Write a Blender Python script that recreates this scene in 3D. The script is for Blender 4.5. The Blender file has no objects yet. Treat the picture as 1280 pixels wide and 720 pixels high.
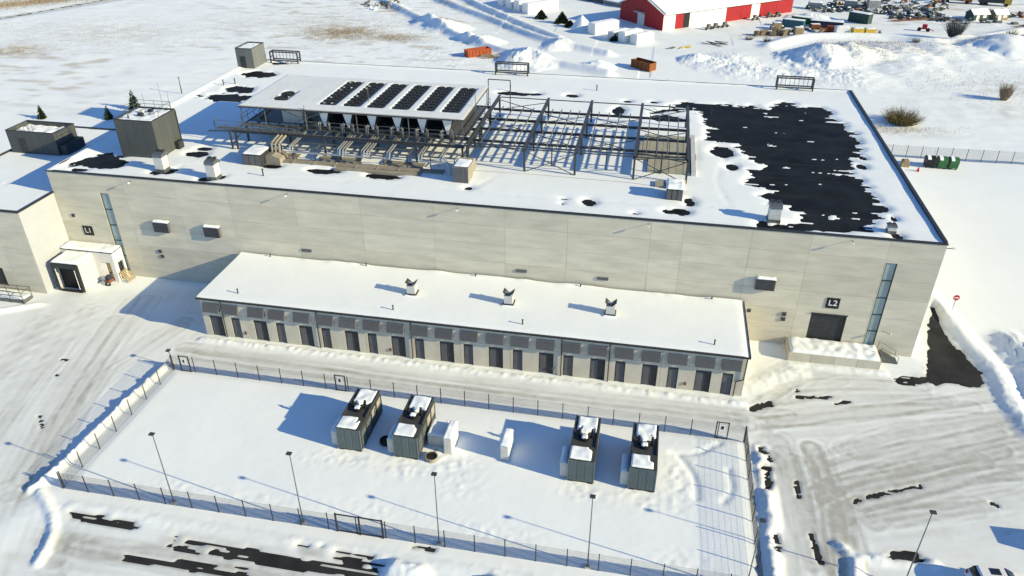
import bpy, math, random
import numpy as np
from mathutils import Vector, noise as mnoise
R = math.radians
random.seed(7)
sc = bpy.context.scene
C = sc.collection

# ---------------------------------------------------------------- camera
cam = bpy.data.cameras.new("camera")
cam.sensor_width = 36.0
cam.lens = 958.1 / 1280.0 * 36.0
cam.clip_start = 0.5
cam.clip_end = 8000.0
co = bpy.data.objects.new("camera", cam)
co.location = (0, 0, 50)
co.rotation_euler = (R(90 - 31.1), 0, R(10.865))
C.objects.link(co)
sc.camera = co

# ---------------------------------------------------------------- sky, sun, exposure
SUN_EL, SUN_AZ = R(21.6), R(-11.2)          # azimuth counted from +x
world = bpy.data.worlds.new("World")
sc.world = world
world.use_nodes = True
wn = world.node_tree
bg = wn.nodes["Background"]
sky = wn.nodes.new("ShaderNodeTexSky")
sky.sky_type = 'NISHITA'
sky.sun_disc = False
sky.sun_elevation = SUN_EL
sky.sun_rotation = R(101.2)
sky.altitude = 2200
sky.air_density = 1.0
sky.dust_density = 0.0
sky.ozone_density = 5.0
wn.links.new(sky.outputs[0], bg.inputs[0])
bg.inputs[1].default_value = 0.145
sl = bpy.data.lights.new("sun", 'SUN')
sl.energy = 5.0
sl.angle = R(0.5)
sl.color = (1.0, 0.84, 0.515)
so = bpy.data.objects.new("sun", sl)
d = Vector((math.cos(SUN_EL) * math.cos(SUN_AZ), math.cos(SUN_EL) * math.sin(SUN_AZ), math.sin(SUN_EL)))
so.rotation_euler = d.to_track_quat('Z', 'Y').to_euler()
so.location = d * 200
C.objects.link(so)
sc.view_settings.view_transform = 'Standard'
sc.view_settings.look = 'None'
sc.view_settings.exposure = 0.57
sc.view_settings.gamma = 1.0
sc.view_settings.use_curve_mapping = False
sc.render.engine = 'CYCLES'
sc.cycles.use_denoising = True
sc.cycles.max_bounces = 6

# ---------------------------------------------------------------- surveyed ground and roof marks (metres)
TRACKS=[[(13.34,56.28),(13.57,51.29),(13.65,42.84)],[(14.55,57.6),(15.28,48.87),(15.79,43.25)],[(16.26,56.84),(16.73,50.04),(17.01,43.48)],[(18.25,49.44),(18.51,45.32),(18.54,43.78)],[(18.52,51.12),(20.52,53.19),(26.43,55.9),(36.95,61.68)],[(18.48,53.0),(23.05,55.85),(37.52,63.35)],[(19.51,55.17),(25.67,58.43),(37.86,64.33)],[(21.14,58.65),(28.11,62.81),(38.73,66.88)],[(21.71,50.82),(27.89,53.85),(35.35,57.01)],[(20.4,48.98),(22.61,50.54),(30.1,52.61)],[(19.73,52.47),(24.1,54.46),(30.19,57.43),(36.25,59.62)],[(-59.09,70.15),(-56.4,55.17),(-52.14,40.62)],[(-60.64,65.31),(-57.0,51.01),(-52.13,38.68)],[(-64.56,66.33),(-61.26,52.85),(-58.8,43.52)],[(-52.29,66.91),(-54.0,60.04),(-54.68,54.11),(-50.07,39.07)],[(-68.07,63.88),(-65.57,53.41)],[(-43.9,37.07),(-29.74,37.67),(-9.81,37.96)],[(-43.17,36.1),(-29.05,36.35),(-15.89,36.79)],[(-43.15,35.09),(-31.89,35.25),(-24.4,35.16)],[(-46.1,37.98),(-45.07,34.73),(-42.65,31.66)],[(-50.76,38.94),(-48.26,34.11),(-46.3,30.96)],[(-48.77,61.04),(-18.36,60.41),(11.45,60.43)],[(-49.44,62.16),(-18.64,61.44),(11.53,61.66)],[(11.53,61.66),(20.38,65.22),(31.66,68.03)],[(11.44,60.19),(21.63,63.59),(40.13,70.96)],[(12.49,64.35),(18.63,69.57),(30.3,71.81)],[(13.4,65.83),(17.93,70.57)],[(17.13,58.09),(17.97,54.07),(18.25,49.44),(17.62,43.6)]]
BARE=[(0.55,[(-35.25,36.53),(-32.32,36.6),(-29.24,36.71),(-26.13,36.67)]),(0.3,[(-37.76,34.59),(-34.33,34.7),(-28.23,34.8)]),(0.45,[(-26.99,36.35),(-22.42,36.68),(-18.33,36.7)]),(0.2,[(-44.63,37.55),(-42.36,37.54)]),(0.16,[(-41.11,37.35),(-39.69,37.45)]),(0.3,[(12.87,56.62),(13.07,56.44)]),(0.35,[(13.06,54.65),(12.96,51.94)]),(0.25,[(12.76,57.04),(13.58,55.69)]),(0.25,[(13.11,46.56),(13.17,45.25)]),(0.16,[(15.56,53.41),(15.46,51.46)]),(0.16,[(15.99,47.45),(16.35,44.67)]),(0.16,[(20.14,51.8),(21.2,52.56),(23.24,53.52),(26.18,54.86)]),(0.3,[(12.38,62.81),(13.38,63.63),(14.2,64.17)]),(0.22,[(17.17,65.64),(18.8,66.08)]),(0.16,[(19.26,66.04),(20.4,66.39)]),(0.2,[(16.95,67.05),(17.08,66.81)]),(0.5,[(22.24,46.51),(23.88,46.58)]),(0.18,[(20.78,65.3),(22.01,65.79)]),(0.25,[(-24.3,37.9),(-22.91,37.84)]),(0.2,[(-21.56,37.86),(-19.6,38.0)]),(0.5,[(28.2,70.29),(30.98,71.38)]),(0.12,[(-59.92,54.77),(-59.56,54.56)]),(0.12,[(-61.0,57.18),(-60.56,57.12)]),(0.1,[(-56.85,48.53),(-55.3,46.92)]),(0.12,[(31.74,53.84),(32.08,53.72)]),(0.14,[(-15.73,40.03),(-14.24,39.99)])]
BAREPOLY=[[(35.24,86.57),(35.42,85.16),(34.92,80.28),(35.78,77.27),(36.89,73.36),(36.52,71.89),(35.11,70.8),(33.23,70.99),(31.51,70.38),(30.89,71.64),(32.29,76.6),(33.03,79.91),(34.2,83.51)]]
ROOFPOLY=[[(-1.54,112.66),(1.65,114.21),(3.43,116.59),(5.07,118.26),(6.71,117.59),(10.7,117.87),(14.31,118.32),(16.63,116.39),(17.55,118.7),(19.2,120.85),(20.38,118.64),(23.86,118.48),(25.32,116.67),(24.88,112.69),(26.32,112.43),(27.12,109.45),(26.79,104.97),(26.49,100.78),(24.93,97.05),(24.2,93.66),(25.14,91.91),(24.78,89.24),(25.32,85.84),(25.17,81.89),(24.59,79.63),(22.99,77.73),(20.43,76.95),(17.42,76.37),(15.93,76.2),(16.02,77.99),(17.55,79.19),(17.68,81.09),(14.83,82.15),(12.65,82.93),(12.67,84.78),(14.74,86.59),(11.25,87.96),(12.34,91.39),(13.91,92.88),(12.71,96.39),(11.05,99.17),(10.91,100.98),(8.97,101.55),(7.38,101.91),(7.47,105.17),(7.03,107.67),(7.33,113.21),(5.59,114.97),(4.51,113.59),(3.09,113.32),(0.98,111.77),(-1.45,110.62)]]
ROOFELL=[(-68.67,79.59,2.83,2.43),(-68.73,76.63,1.18,0.71),(-66.04,78.73,1.79,1.77),(-67.1,120.05,2.99,1.82),(-65.75,111.33,2.82,1.84),(-65.97,107.38,4.62,1.99),(-66.56,127.51,2.0,1.41),(-57.62,84.25,1.65,0.91),(-39.1,81.79,2.16,1.05),(-31.59,81.7,2.31,0.88),(-22.54,117.43,3.03,0.86),(-18.63,117.75,0.88,0.59),(-12.96,117.98,1.25,0.85),(-5.42,111.8,0.95,2.3),(-4.31,116.73,0.62,0.53),(-0.2,117.11,0.86,0.65),(-6.45,78.79,0.81,0.86),(-9.23,79.36,0.54,0.22),(-9.24,78.04,0.36,0.43),(9.2,97.65,1.46,1.78),(9.96,92.79,0.79,0.95),(25.8,83.48,0.53,0.91),(26.28,80.7,0.43,0.86),(26.56,98.7,0.51,0.59),(25.83,95.83,0.79,0.86),(-1.02,76.88,0.7,0.4),(3.68,78.4,1.06,0.84),(4.73,81.16,0.54,1.33),(2.39,78.15,0.7,0.63),(4.8,91.26,0.59,1.07),(-59.16,77.43,0.97,0.82),(-57.63,78.24,0.87,1.1),(-52.01,76.78,1.06,0.64),(-50.97,77.73,0.96,0.78),(12.39,76.27,0.75,1.19),(14.23,76.05,1.17,0.99),(25.69,76.57,0.49,0.58),(-20.51,80.17,0.46,0.35),(-46.16,82.28,1.39,0.82),(-57.51,86.02,1.04,0.62),(5.03,96.27,0.51,4.8),(2.19,109.92,2.55,1.46)]
BERMS=[[(-94.23,256.44),(-59.34,213.82),(-37.08,193.21),(-11.68,179.63)],[(-75.81,259.98),(-52.09,233.12),(-31.44,209.7),(-13.19,197.8)],[(-66.61,261.74),(-44.59,232.33),(-27.19,210.51)],[(27.4,213.9),(39.16,226.95),(58.56,230.68),(74.01,227.23),(100.22,246.43)]]


# ---------------------------------------------------------------- helpers
def V3(p): return Vector(p)

class MB:
    """collects shapes; build() links them as ONE mesh object"""
    def __init__(s): s.v = []; s.f = []; s.m = []
    def add(s, vs, fs, m=0):
        o = len(s.v); s.v += [tuple(p) for p in vs]
        for f in fs: s.f.append(tuple(i + o for i in f)); s.m.append(m)
        return s
    def box(s, x0, x1, y0, y1, z0, z1, m=0):
        return s.add([(x0,y0,z0),(x1,y0,z0),(x1,y1,z0),(x0,y1,z0),(x0,y0,z1),(x1,y0,z1),(x1,y1,z1),(x0,y1,z1)],
              [(0,3,2,1),(4,5,6,7),(0,1,5,4),(1,2,6,5),(2,3,7,6),(3,0,4,7)], m)
    def obox(s, c, sx, sy, z0, z1, a, m=0):
        ca, sa = math.cos(a), math.sin(a)
        P = [(c[0]+ca*x-sa*y, c[1]+sa*x+ca*y) for x, y in ((-sx/2,-sy/2),(sx/2,-sy/2),(sx/2,sy/2),(-sx/2,sy/2))]
        return s.prism(P, z0, z1, m)
    def prism(s, P, z0, z1, m=0):
        n = len(P)
        vs = [(x,y,z0) for x,y in P] + [(x,y,z1) for x,y in P]
        fs = [tuple(range(n-1,-1,-1)), tuple(range(n,2*n))] + [(i,(i+1)%n,n+(i+1)%n,n+i) for i in range(n)]
        return s.add(vs, fs, m)
    def xprism(s, P, x0, x1, m=0):
        """profile in (y,z) extruded along x"""
        n = len(P)
        vs = [(x0,y,z) for y,z in P] + [(x1,y,z) for y,z in P]
        fs = [tuple(range(n-1,-1,-1)), tuple(range(n,2*n))] + [(i,(i+1)%n,n+(i+1)%n,n+i) for i in range(n)]
        return s.add(vs, fs, m)
    def yprism(s, P, y0, y1, m=0):
        """profile in (x,z) extruded along y"""
        n = len(P)
        vs = [(x,y0,z) for x,z in P] + [(x,y1,z) for x,z in P]
        fs = [tuple(range(n)), tuple(range(2*n-1,n-1,-1))] + [(i,n+i,n+(i+1)%n,(i+1)%n) for i in range(n)]
        return s.add(vs, fs, m)
    def bar(s, p, q, w, h, m=0):
        p, q = V3(p), V3(q); t = (q-p).normalized()
        up = Vector((0,0,1)) if abs(t.z) < .95 else Vector((0,1,0))
        a = t.cross(up).normalized(); b = a.cross(t).normalized()
        vs = [e + a*(w/2*i) + b*(h/2*j) for e in (p,q) for i,j in ((-1,-1),(1,-1),(1,1),(-1,1))]
        return s.add(vs, [(0,3,2,1),(4,5,6,7),(0,1,5,4),(1,2,6,5),(2,3,7,6),(3,0,4,7)], m)
    def ibeam(s, p, q, w, h, t=.03, m=0):
        p, q = V3(p), V3(q)
        s.bar(p+Vector((0,0,h/2-t/2)), q+Vector((0,0,h/2-t/2)), w, t, m)
        s.bar(p-Vector((0,0,h/2-t/2)), q-Vector((0,0,h/2-t/2)), w, t, m)
        return s.bar(p, q, t, h-2*t, m)
    def tube(s, p, q, r, n=8, r2=None, m=0, caps=True):
        p, q = V3(p), V3(q); t = (q-p).normalized(); r2 = r if r2 is None else r2
        up = Vector((0,0,1)) if abs(t.z) < .95 else Vector((0,1,0))
        a = t.cross(up).normalized(); b = a.cross(t).normalized()
        vs = [p + (a*math.cos(2*math.pi*i/n)+b*math.sin(2*math.pi*i/n))*r for i in range(n)]
        vs += [q + (a*math.cos(2*math.pi*i/n)+b*math.sin(2*math.pi*i/n))*r2 for i in range(n)]
        fs = [(i,(i+1)%n,n+(i+1)%n,n+i) for i in range(n)]
        if caps: fs += [tuple(range(n-1,-1,-1)), tuple(range(n,2*n))]
        return s.add(vs, fs, m)
    def pipe(s, pts, r, n=8, m=0):
        for a, b in zip(pts, pts[1:]): s.tube(a, b, r, n, m=m)
        return s
    def snow(s, x0, x1, y0, y1, z, th, step=.25, rough=.35, edge=.12, seed=0, skip=None, m=0):
        """a lumpy snow cover lying on a flat top"""
        nx = max(3, int((x1-x0)/step)); ny = max(3, int((y1-y0)/step))
        vs = []
        for j in range(ny+1):
            for i in range(nx+1):
                x = x0+(x1-x0)*i/nx; y = y0+(y1-y0)*j/ny
                e = min(x-x0, x1-x, y-y0, y1-y)
                k = min(1, e/edge) if edge > 0 else 1
                k = math.sqrt(max(0, 1-(1-k)**2))
                h = th*(1+rough*mnoise.noise((x*1.3+seed*7.1, y*1.3, seed)))*k
                if e < 1e-6:
                    x += .05*mnoise.noise((x*2, y*2, seed+3)); y += .05*mnoise.noise((x*2, y*2, seed+9))
                if skip and skip(x, y): h = -.06
                vs.append((x, y, z+h-.012*(e < 1e-6)))
        fs = [(j*(nx+1)+i, j*(nx+1)+i+1, (j+1)*(nx+1)+i+1, (j+1)*(nx+1)+i) for j in range(ny) for i in range(nx)]
        return s.add(vs, fs, m)
    def build(s, name, mats, parent=None, smooth=False):
        o = Vector((0,0,0))
        if parent is not None: o = root_loc(parent)
        me = bpy.data.meshes.new(name)
        me.from_pydata([(x-o.x, y-o.y, z-o.z) for x, y, z in s.v], [], s.f)
        if not isinstance(mats, (list, tuple)): mats = [mats]
        for mt in mats: me.materials.append(M[mt])
        if len(mats) > 1: me.polygons.foreach_set('material_index', s.m)
        if smooth: me.polygons.foreach_set('use_smooth', [True]*len(me.polygons))
        me.update()
        ob = bpy.data.objects.new(name, me); C.objects.link(ob)
        if parent is not None: ob.parent = parent
        return ob

def root_loc(o):
    while o.parent: o = o.parent
    return Vector(o.location)

def tag(o, label, cat=None, group=None, kind=None):
    if label: o['label'] = label
    if cat: o['category'] = cat
    if group: o['group'] = group
    if kind: o['kind'] = kind
    return o

def thing(name, label, cat, loc=(0,0,0), group=None):
    o = bpy.data.objects.new(name, None); o.empty_display_size = .3
    C.objects.link(o); o.location = loc
    return tag(o, label, cat, group)

def one(mb, name, mats, label, cat, loc=(0,0,0), group=None, smooth=False):
    """a thing that is one mesh, with its origin at its base"""
    e = mb.build(name, mats, None, smooth)
    me = e.data; l = Vector(loc)
    for v in me.vertices: v.co -= l
    e.location = l
    return tag(e, label, cat, group)

def copy_tree(o, loc=None, parent=None, rotz=None, label=None, group=None):
    c = o.copy(); C.objects.link(c)
    if parent is not None: c.parent = parent
    if loc is not None: c.location = loc
    if rotz is not None: c.rotation_euler = (0, 0, rotz)
    if label: c['label'] = label
    if group: c['group'] = group
    for ch in list(o.children): copy_tree(ch, None, c)
    return c

def hold(o, parent, loc):
    """a shared-mesh copy of a part under another place"""
    c = o.copy(); C.objects.link(c); c.parent = parent; c.location = loc
    return c

def cut_rect(r, holes):
    out = [r]
    for hx0, hx1, hz0, hz1 in holes:
        nxt = []
        for (a, b, c, d_) in out:
            if hx1 <= a or hx0 >= b or hz1 <= c or hz0 >= d_: nxt.append((a,b,c,d_)); continue
            if hx0 > a: nxt.append((a, hx0, c, d_))
            if hx1 < b: nxt.append((hx1, b, c, d_))
            m0, m1 = max(a,hx0), min(b,hx1)
            if hz0 > c: nxt.append((m0, m1, c, hz0))
            if hz1 < d_: nxt.append((m0, m1, hz1, d_))
        out = nxt
    return out

def rect_boxes(mb, rects, y0, y1, axis='y', m=0):
    for a, b, c, d_ in rects:
        if axis == 'y': mb.box(a, b, y0, y1, c, d_, m)
        else: mb.box(y0, y1, a, b, c, d_, m)

# numpy value noise -------------------------------------------------
def _h(i, j, s):
    n = (i.astype(np.int64)*374761393 + j.astype(np.int64)*668265263 + s*1442695041) & 0x7fffffff
    n = ((n ^ (n >> 13)) * 1274126177) & 0x7fffffff
    return ((n ^ (n >> 16)) & 0xffff) / 65535.0
def vn(x, y, s=0):
    i = np.floor(x); j = np.floor(y); u = x-i; v = y-j
    u = u*u*(3-2*u); v = v*v*(3-2*v)
    return (_h(i,j,s)*(1-u)+_h(i+1,j,s)*u)*(1-v) + (_h(i,j+1,s)*(1-u)+_h(i+1,j+1,s)*u)*v
def fbm(x, y, o=4, s=0):
    r = 0; a = .5; t = 0
    for k in range(o):
        r = r + a*vn(x*2**k+13.7*k, y*2**k-7.3*k, s+k); t += a; a *= .5
    return r/t - .5
def sst(a, b, x):
    t = np.clip((x-a)/(b-a), 0, 1); return t*t*(3-2*t)
def pdist(X, Y, P):
    d2 = np.full(X.shape, 1e9)
    for (ax, ay), (bx, by) in zip(P, P[1:]):
        dx, dy = bx-ax, by-ay; L = dx*dx+dy*dy+1e-9
        t = np.clip(((X-ax)*dx+(Y-ay)*dy)/L, 0, 1)
        d2 = np.minimum(d2, (X-ax-t*dx)**2+(Y-ay-t*dy)**2)
    return np.sqrt(d2)
def inpoly(X, Y, P):
    r = np.zeros(X.shape, bool); n = len(P)
    for i in range(n):
        (ax, ay), (bx, by) = P[i], P[(i+1) % n]
        if ay == by: continue
        c = ((ay > Y) != (by > Y)) & (X < (bx-ax)*(Y-ay)/(by-ay)+ax)
        r ^= c
    return r
def sdpoly(X, Y, P):
    d_ = pdist(X, Y, list(P)+[P[0]])
    return np.where(inpoly(X, Y, P), -d_, d_)

def grid_mesh(name, xs, ys, Z, mat, attrs=None, parent=None):
    o = root_loc(parent) if parent is not None else Vector((0,0,0))
    nx, ny = len(xs), len(ys)
    X, Y = np.meshgrid(xs, ys)
    co_ = np.stack([X-o.x, Y-o.y, Z-o.z], -1).reshape(-1, 3).astype(np.float32)
    me = bpy.data.meshes.new(name)
    me.vertices.add(nx*ny); me.vertices.foreach_set('co', co_.ravel())
    i = np.arange(nx-1); j = np.arange(ny-1)
    I, J = np.meshgrid(i, j); a = (J*nx+I)
    q = np.stack([a, a+1, a+1+nx, a+nx], -1).reshape(-1).astype(np.int32)
    nf = (nx-1)*(ny-1)
    me.loops.add(nf*4); me.loops.foreach_set('vertex_index', q)
    me.polygons.add(nf); me.polygons.foreach_set('loop_start', np.arange(nf, dtype=np.int32)*4)
    me.polygons.foreach_set('loop_total', np.full(nf, 4, dtype=np.int32))
    me.polygons.foreach_set('use_smooth', np.ones(nf, dtype=bool))
    me.update(calc_edges=True)
    for k, A in (attrs or {}).items():
        at = me.attributes.new(k, 'FLOAT', 'POINT'); at.data.foreach_set('value', A.reshape(-1).astype(np.float32))
    me.materials.append(M[mat]); me.validate()
    ob = bpy.data.objects.new(name, me); C.objects.link(ob)
    if parent is not None: ob.parent = parent
    return ob

# ---------------------------------------------------------------- materials
M = {}
def mat(name, col, rough=.7, metal=0., var=.12, scale=1.5, bump=0., bscale=8., stretch=(1,1,1), rnd=0., col2=None, spec=.3, coat=0.):
    m = bpy.data.materials.new(name); m.use_nodes = True
    nt = m.node_tree; b = nt.nodes['Principled BSDF']
    b.inputs['Roughness'].default_value = rough; b.inputs['Metallic'].default_value = metal
    b.inputs['Specular IOR Level'].default_value = spec
    if coat: b.inputs['Coat Weight'].default_value = coat
    tc = nt.nodes.new('ShaderNodeTexCoord'); mp = nt.nodes.new('ShaderNodeMapping'); mp.inputs['Scale'].default_value = stretch
    nt.links.new(tc.outputs['Object'], mp.inputs[0])
    n = nt.nodes.new('ShaderNodeTexNoise'); n.inputs['Scale'].default_value = scale; n.inputs['Detail'].default_value = 6; n.inputs['Roughness'].default_value = .6
    nt.links.new(mp.outputs[0], n.inputs['Vector'])
    mr = nt.nodes.new('ShaderNodeMapRange'); mr.inputs['From Min'].default_value = .3; mr.inputs['From Max'].default_value = .7
    nt.links.new(n.outputs['Fac'], mr.inputs['Value'])
    mx = nt.nodes.new('ShaderNodeMix'); mx.data_type = 'RGBA'
    c2 = col2 or tuple(min(1, c*(1+var)) for c in col); c1 = col if col2 else tuple(c*(1-var) for c in col)
    mx.inputs['A'].default_value = (*c1, 1); mx.inputs['B'].default_value = (*c2, 1)
    nt.links.new(mr.outputs[0], mx.inputs['Factor'])
    out = mx.outputs['Result']
    if rnd:
        oi = nt.nodes.new('ShaderNodeObjectInfo'); r2 = nt.nodes.new('ShaderNodeMapRange')
        r2.inputs['To Min'].default_value = 1-rnd; r2.inputs['To Max'].default_value = 1+rnd
        nt.links.new(oi.outputs['Random'], r2.inputs['Value'])
        ml = nt.nodes.new('ShaderNodeVectorMath'); ml.operation = 'SCALE'
        nt.links.new(out, ml.inputs[0]); nt.links.new(r2.outputs[0], ml.inputs['Scale']); out = ml.outputs[0]
    nt.links.new(out, b.inputs['Base Color'])
    if bump:
        n2 = nt.nodes.new('ShaderNodeTexNoise'); n2.inputs['Scale'].default_value = bscale; n2.inputs['Detail'].default_value = 4
        nt.links.new(mp.outputs[0], n2.inputs['Vector'])
        bp = nt.nodes.new('ShaderNodeBump'); bp.inputs['Strength'].default_value = bump; bp.inputs['Distance'].default_value = .05
        nt.links.new(n2.outputs['Fac'], bp.inputs['Height']); nt.links.new(bp.outputs[0], b.inputs['Normal'])
    M[name] = m; return m

def snow_mat(name, attr=False):
    m = bpy.data.materials.new(name); m.use_nodes = True
    nt = m.node_tree; b = nt.nodes['Principled BSDF']; L = nt.links.new
    b.inputs['Roughness'].default_value = .75; b.inputs['Specular IOR Level'].default_value = .15
    g = nt.nodes.new('ShaderNodeNewGeometry')
    def noise(sc_, det=5, st=(1,1,1)):
        mp = nt.nodes.new('ShaderNodeMapping'); mp.inputs['Scale'].default_value = st; L(g.outputs['Position'], mp.inputs[0])
        n = nt.nodes.new('ShaderNodeTexNoise'); n.inputs['Scale'].default_value = sc_; n.inputs['Detail'].default_value = det
        L(mp.outputs[0], n.inputs['Vector']); return n.outputs['Fac']
    mx = nt.nodes.new('ShaderNodeMix'); mx.data_type = 'RGBA'
    mx.inputs['A'].default_value = (.75,.81,.82,1); mx.inputs['B'].default_value = (.81,.87,.875,1)
    L(noise(.25), mx.inputs['Factor']); out = mx.outputs['Result']
    if attr:
        at = nt.nodes.new('ShaderNodeAttribute'); at.attribute_name = 'pack'
        nz = nt.nodes.new('ShaderNodeMath'); nz.operation = 'MULTIPLY_ADD'; nz.inputs[1].default_value = .9; nz.inputs[2].default_value = -.45
        L(noise(1.1, 8), nz.inputs[0])
        ad = nt.nodes.new('ShaderNodeMath'); ad.operation = 'MULTIPLY_ADD'
        L(nz.outputs[0], ad.inputs[0]); L(at.outputs['Fac'], ad.inputs[1]); L(at.outputs['Fac'], ad.inputs[2]); ad.use_clamp = True
        m2 = nt.nodes.new('ShaderNodeMix'); m2.data_type = 'RGBA'; m2.inputs['B'].default_value = (.385,.395,.36,1)
        L(ad.outputs[0], m2.inputs['Factor']); L(out, m2.inputs['A']); out = m2.outputs['Result']
        a3 = nt.nodes.new('ShaderNodeAttribute'); a3.attribute_name = 'straw'
        m3 = nt.nodes.new('ShaderNodeMix'); m3.data_type = 'RGBA'; m3.inputs['B'].default_value = (.40,.35,.26,1)
        L(a3.outputs['Fac'], m3.inputs['Factor']); L(out, m3.inputs['A']); out = m3.outputs['Result']
    L(out, b.inputs['Base Color'])
    bp = nt.nodes.new('ShaderNodeBump'); bp.inputs['Strength'].default_value = .22; bp.inputs['Distance'].default_value = .05
    L(noise(1.6, 6), bp.inputs['Height']); L(bp.outputs[0], b.inputs['Normal'])
    M[name] = m
snow_mat('snow'); snow_mat('ground_snow', True)
mat('asphalt', (.016,.018,.020), .9, col2=(.040,.042,.042), scale=.35, bump=.3, bscale=20, spec=.1)
mat('membrane', (.0105,.0125,.0145), .7, var=.6, scale=.35, bump=.4, bscale=1.6, spec=.12)
mat('concrete', (.545,.52,.42), .85, var=.13, scale=.5, bump=.12, bscale=5, stretch=(.5,.5,2.2), rnd=.07)
mat('annex_concrete', (.51,.485,.40), .85, var=.12, scale=.7, bump=.1, bscale=5, stretch=(1,1,.5), rnd=.05)
mat('joint', (.30,.29,.26), .9)
mat('cream_wall', (.37,.395,.42), .85, var=.05, scale=.4, rnd=.02)
mat('white_wall', (.66,.65,.60), .8, var=.06)
mat('charcoal', (.032,.036,.040), .5, var=.2)
mat('dark_trim', (.028,.030,.033), .5, var=.2)
mat('grey_panel', (.068,.075,.072), .55, var=.07, scale=.6, stretch=(1,1,.3), rnd=.05)
mat('hood_grey', (.10,.105,.115), .5, var=.12, rnd=.08)
mat('glass', (.27,.35,.34), .25, var=.2, scale=.4, spec=.6)
mat('dark_glass', (.015,.02,.03), .12, var=.3, spec=.6)
mat('steel', (.055,.060,.066), .5, metal=.2, var=.2, scale=3)
mat('galvanised', (.14,.155,.16), .45, metal=.5, var=.2, scale=3)
mat('pipe_silver', (.42,.43,.42), .38, metal=.6, var=.15)
mat('light_metal', (.52,.53,.50), .5, var=.1, scale=2)
mat('white_paint', (.75,.75,.71), .5, var=.05)
mat('coil', (.035,.037,.04), .6, var=.3, scale=6)
mat('fan_black', (.012,.013,.015), .5, var=.3)
mat('beige', (.27,.25,.195), .7, var=.18, scale=.9)
mat('plinth', (.33,.33,.26), .8, var=.14, scale=1.2, rnd=.05)
mat('wire', (.025,.027,.028), .5, var=.1)
mat('gen_grey', (.13,.165,.165), .5, var=.10, scale=1.2, rnd=.06)
mat('gen_dark', (.045,.048,.047), .6, var=.2, scale=2)
mat('gen_tan', (.30,.29,.24), .6, var=.12)
mat('yellow', (.50,.36,.06), .6, var=.15)
mat('red', (.30,.008,.014), .55, var=.12, scale=.6)
mat('orange', (.30,.065,.018), .6, var=.2, scale=1.5)
mat('rust', (.20,.07,.02), .75, var=.3, scale=2)
mat('wood', (.30,.24,.15), .85, var=.25, scale=3, rnd=.2)
mat('bin_green', (.03,.13,.045), .5, var=.2)
mat('teal', (.04,.13,.15), .55, var=.2)
mat('deep_green', (.03,.06,.055), .55, var=.2)
mat('navy', (.025,.035,.07), .5, var=.2)
mat('scrap', (.11,.11,.10), .8, var=.5, scale=2, rnd=.5)
mat('scrap_light', (.26,.27,.26), .7, var=.3, scale=2, rnd=.3)
mat('twig', (.13,.095,.045), .9, var=.3, scale=4)
mat('straw', (.30,.245,.155), .95, var=.3, scale=2)
mat('olive_twig', (.16,.13,.05), .9, var=.3, scale=4)
mat('needles', (.022,.045,.02), .8, var=.4, scale=4)
mat('bark', (.06,.045,.03), .9, var=.2)
mat('sign_red', (.42,.012,.02), .4, var=.05)
mat('sign_white', (.78,.78,.75), .4, var=.03)
mat('sign_black', (.012,.012,.014), .5, var=.1)
mat('car_white', (.72,.72,.70), .25, var=.03, spec=.5, coat=.5)
mat('rubber', (.02,.02,.02), .8, var=.2)
mat('lamp_red', (.35,.01,.01), .2, var=.05)
mat('soil', (.17,.125,.065), .95, var=.3, scale=.3)
mat('barrow_brown', (.16,.07,.045), .8, var=.3)
mat('sheet_grey', (.68,.72,.71), .6, var=.05, scale=.5)
mat('grey_panel_lit', (.135,.145,.14), .55, var=.07, scale=.6, stretch=(1,1,.3), rnd=.05)  # lit copy of the grey cladding: light on the rear penthouse put into colour
mat('seam', (.024,.027,.03), .8, var=.5, scale=.4, spec=.1)
# ================================================================= ground
g = MB().box(-3000, 3000, -3000, 3000, -1, 0).build('ground', 'asphalt'); tag(g, None, kind='structure')

def axis(segs):
    out = []
    for a, b, st in segs:
        n = max(1, int(round((b-a)/st))); out += list(a+(b-a)*np.arange(n)/n)
    out.append(segs[-1][1]); return np.array(out)
gx = axis([(-3000,-600,400),(-600,-230,30),(-230,-100,1.2),(-100,-62,.6),(-62,46,.22),(46,130,.9),(130,600,30),(600,3000,400)])
gy = axis([(-3000,-400,400),(-400,20,35),(20,29,1.5),(29,76,.21),(76,150,.7),(150,178,.9),(178,214,.5),(214,300,.8),(300,600,20),(600,3000,400)])
X, Y = np.meshgrid(gx, gy)

bumps = fbm(X*.25, Y*.25, 4, 11); fine = fbm(X*1.3, Y*1.3, 4, 23); lump = np.abs(fbm(X*1.9, Y*1.9, 3, 41))*2
Zs = np.full(X.shape, .10) + .04*bumps + .012*fine
pack = np.zeros(X.shape); straw = np.zeros(X.shape)

# trafficked areas
def region(P, soft=2.0): return 1-sst(-soft, soft, sdpoly(X, Y, P)+3*fbm(X*.15, Y*.15, 3, 5))
drive = np.zeros(X.shape)
near = (X > -130) & (X < 70) & (Y > 0) & (Y < 100)
for P in ([(12.6,0),(60,0),(60,63),(37,67),(36,71),(12,73),(12,59)], [(-100,0),(-52,0),(-50,38),(-49.3,58),(-47,60.5),(-49,75),(-71,70),(-76,63),(-100,58)],
          [(-52,0),(60,0),(60,30),(12,36),(-20,37),(-48,36)], [(-49,59),(12,59),(12,62.5),(-49,62.8)]):
    drive = np.maximum(drive, region(P, 1.2)*near)
Zs *= 1-.55*drive
pack += (.15+.06*(X > 12))*drive*(1+1.2*bumps)

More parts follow.
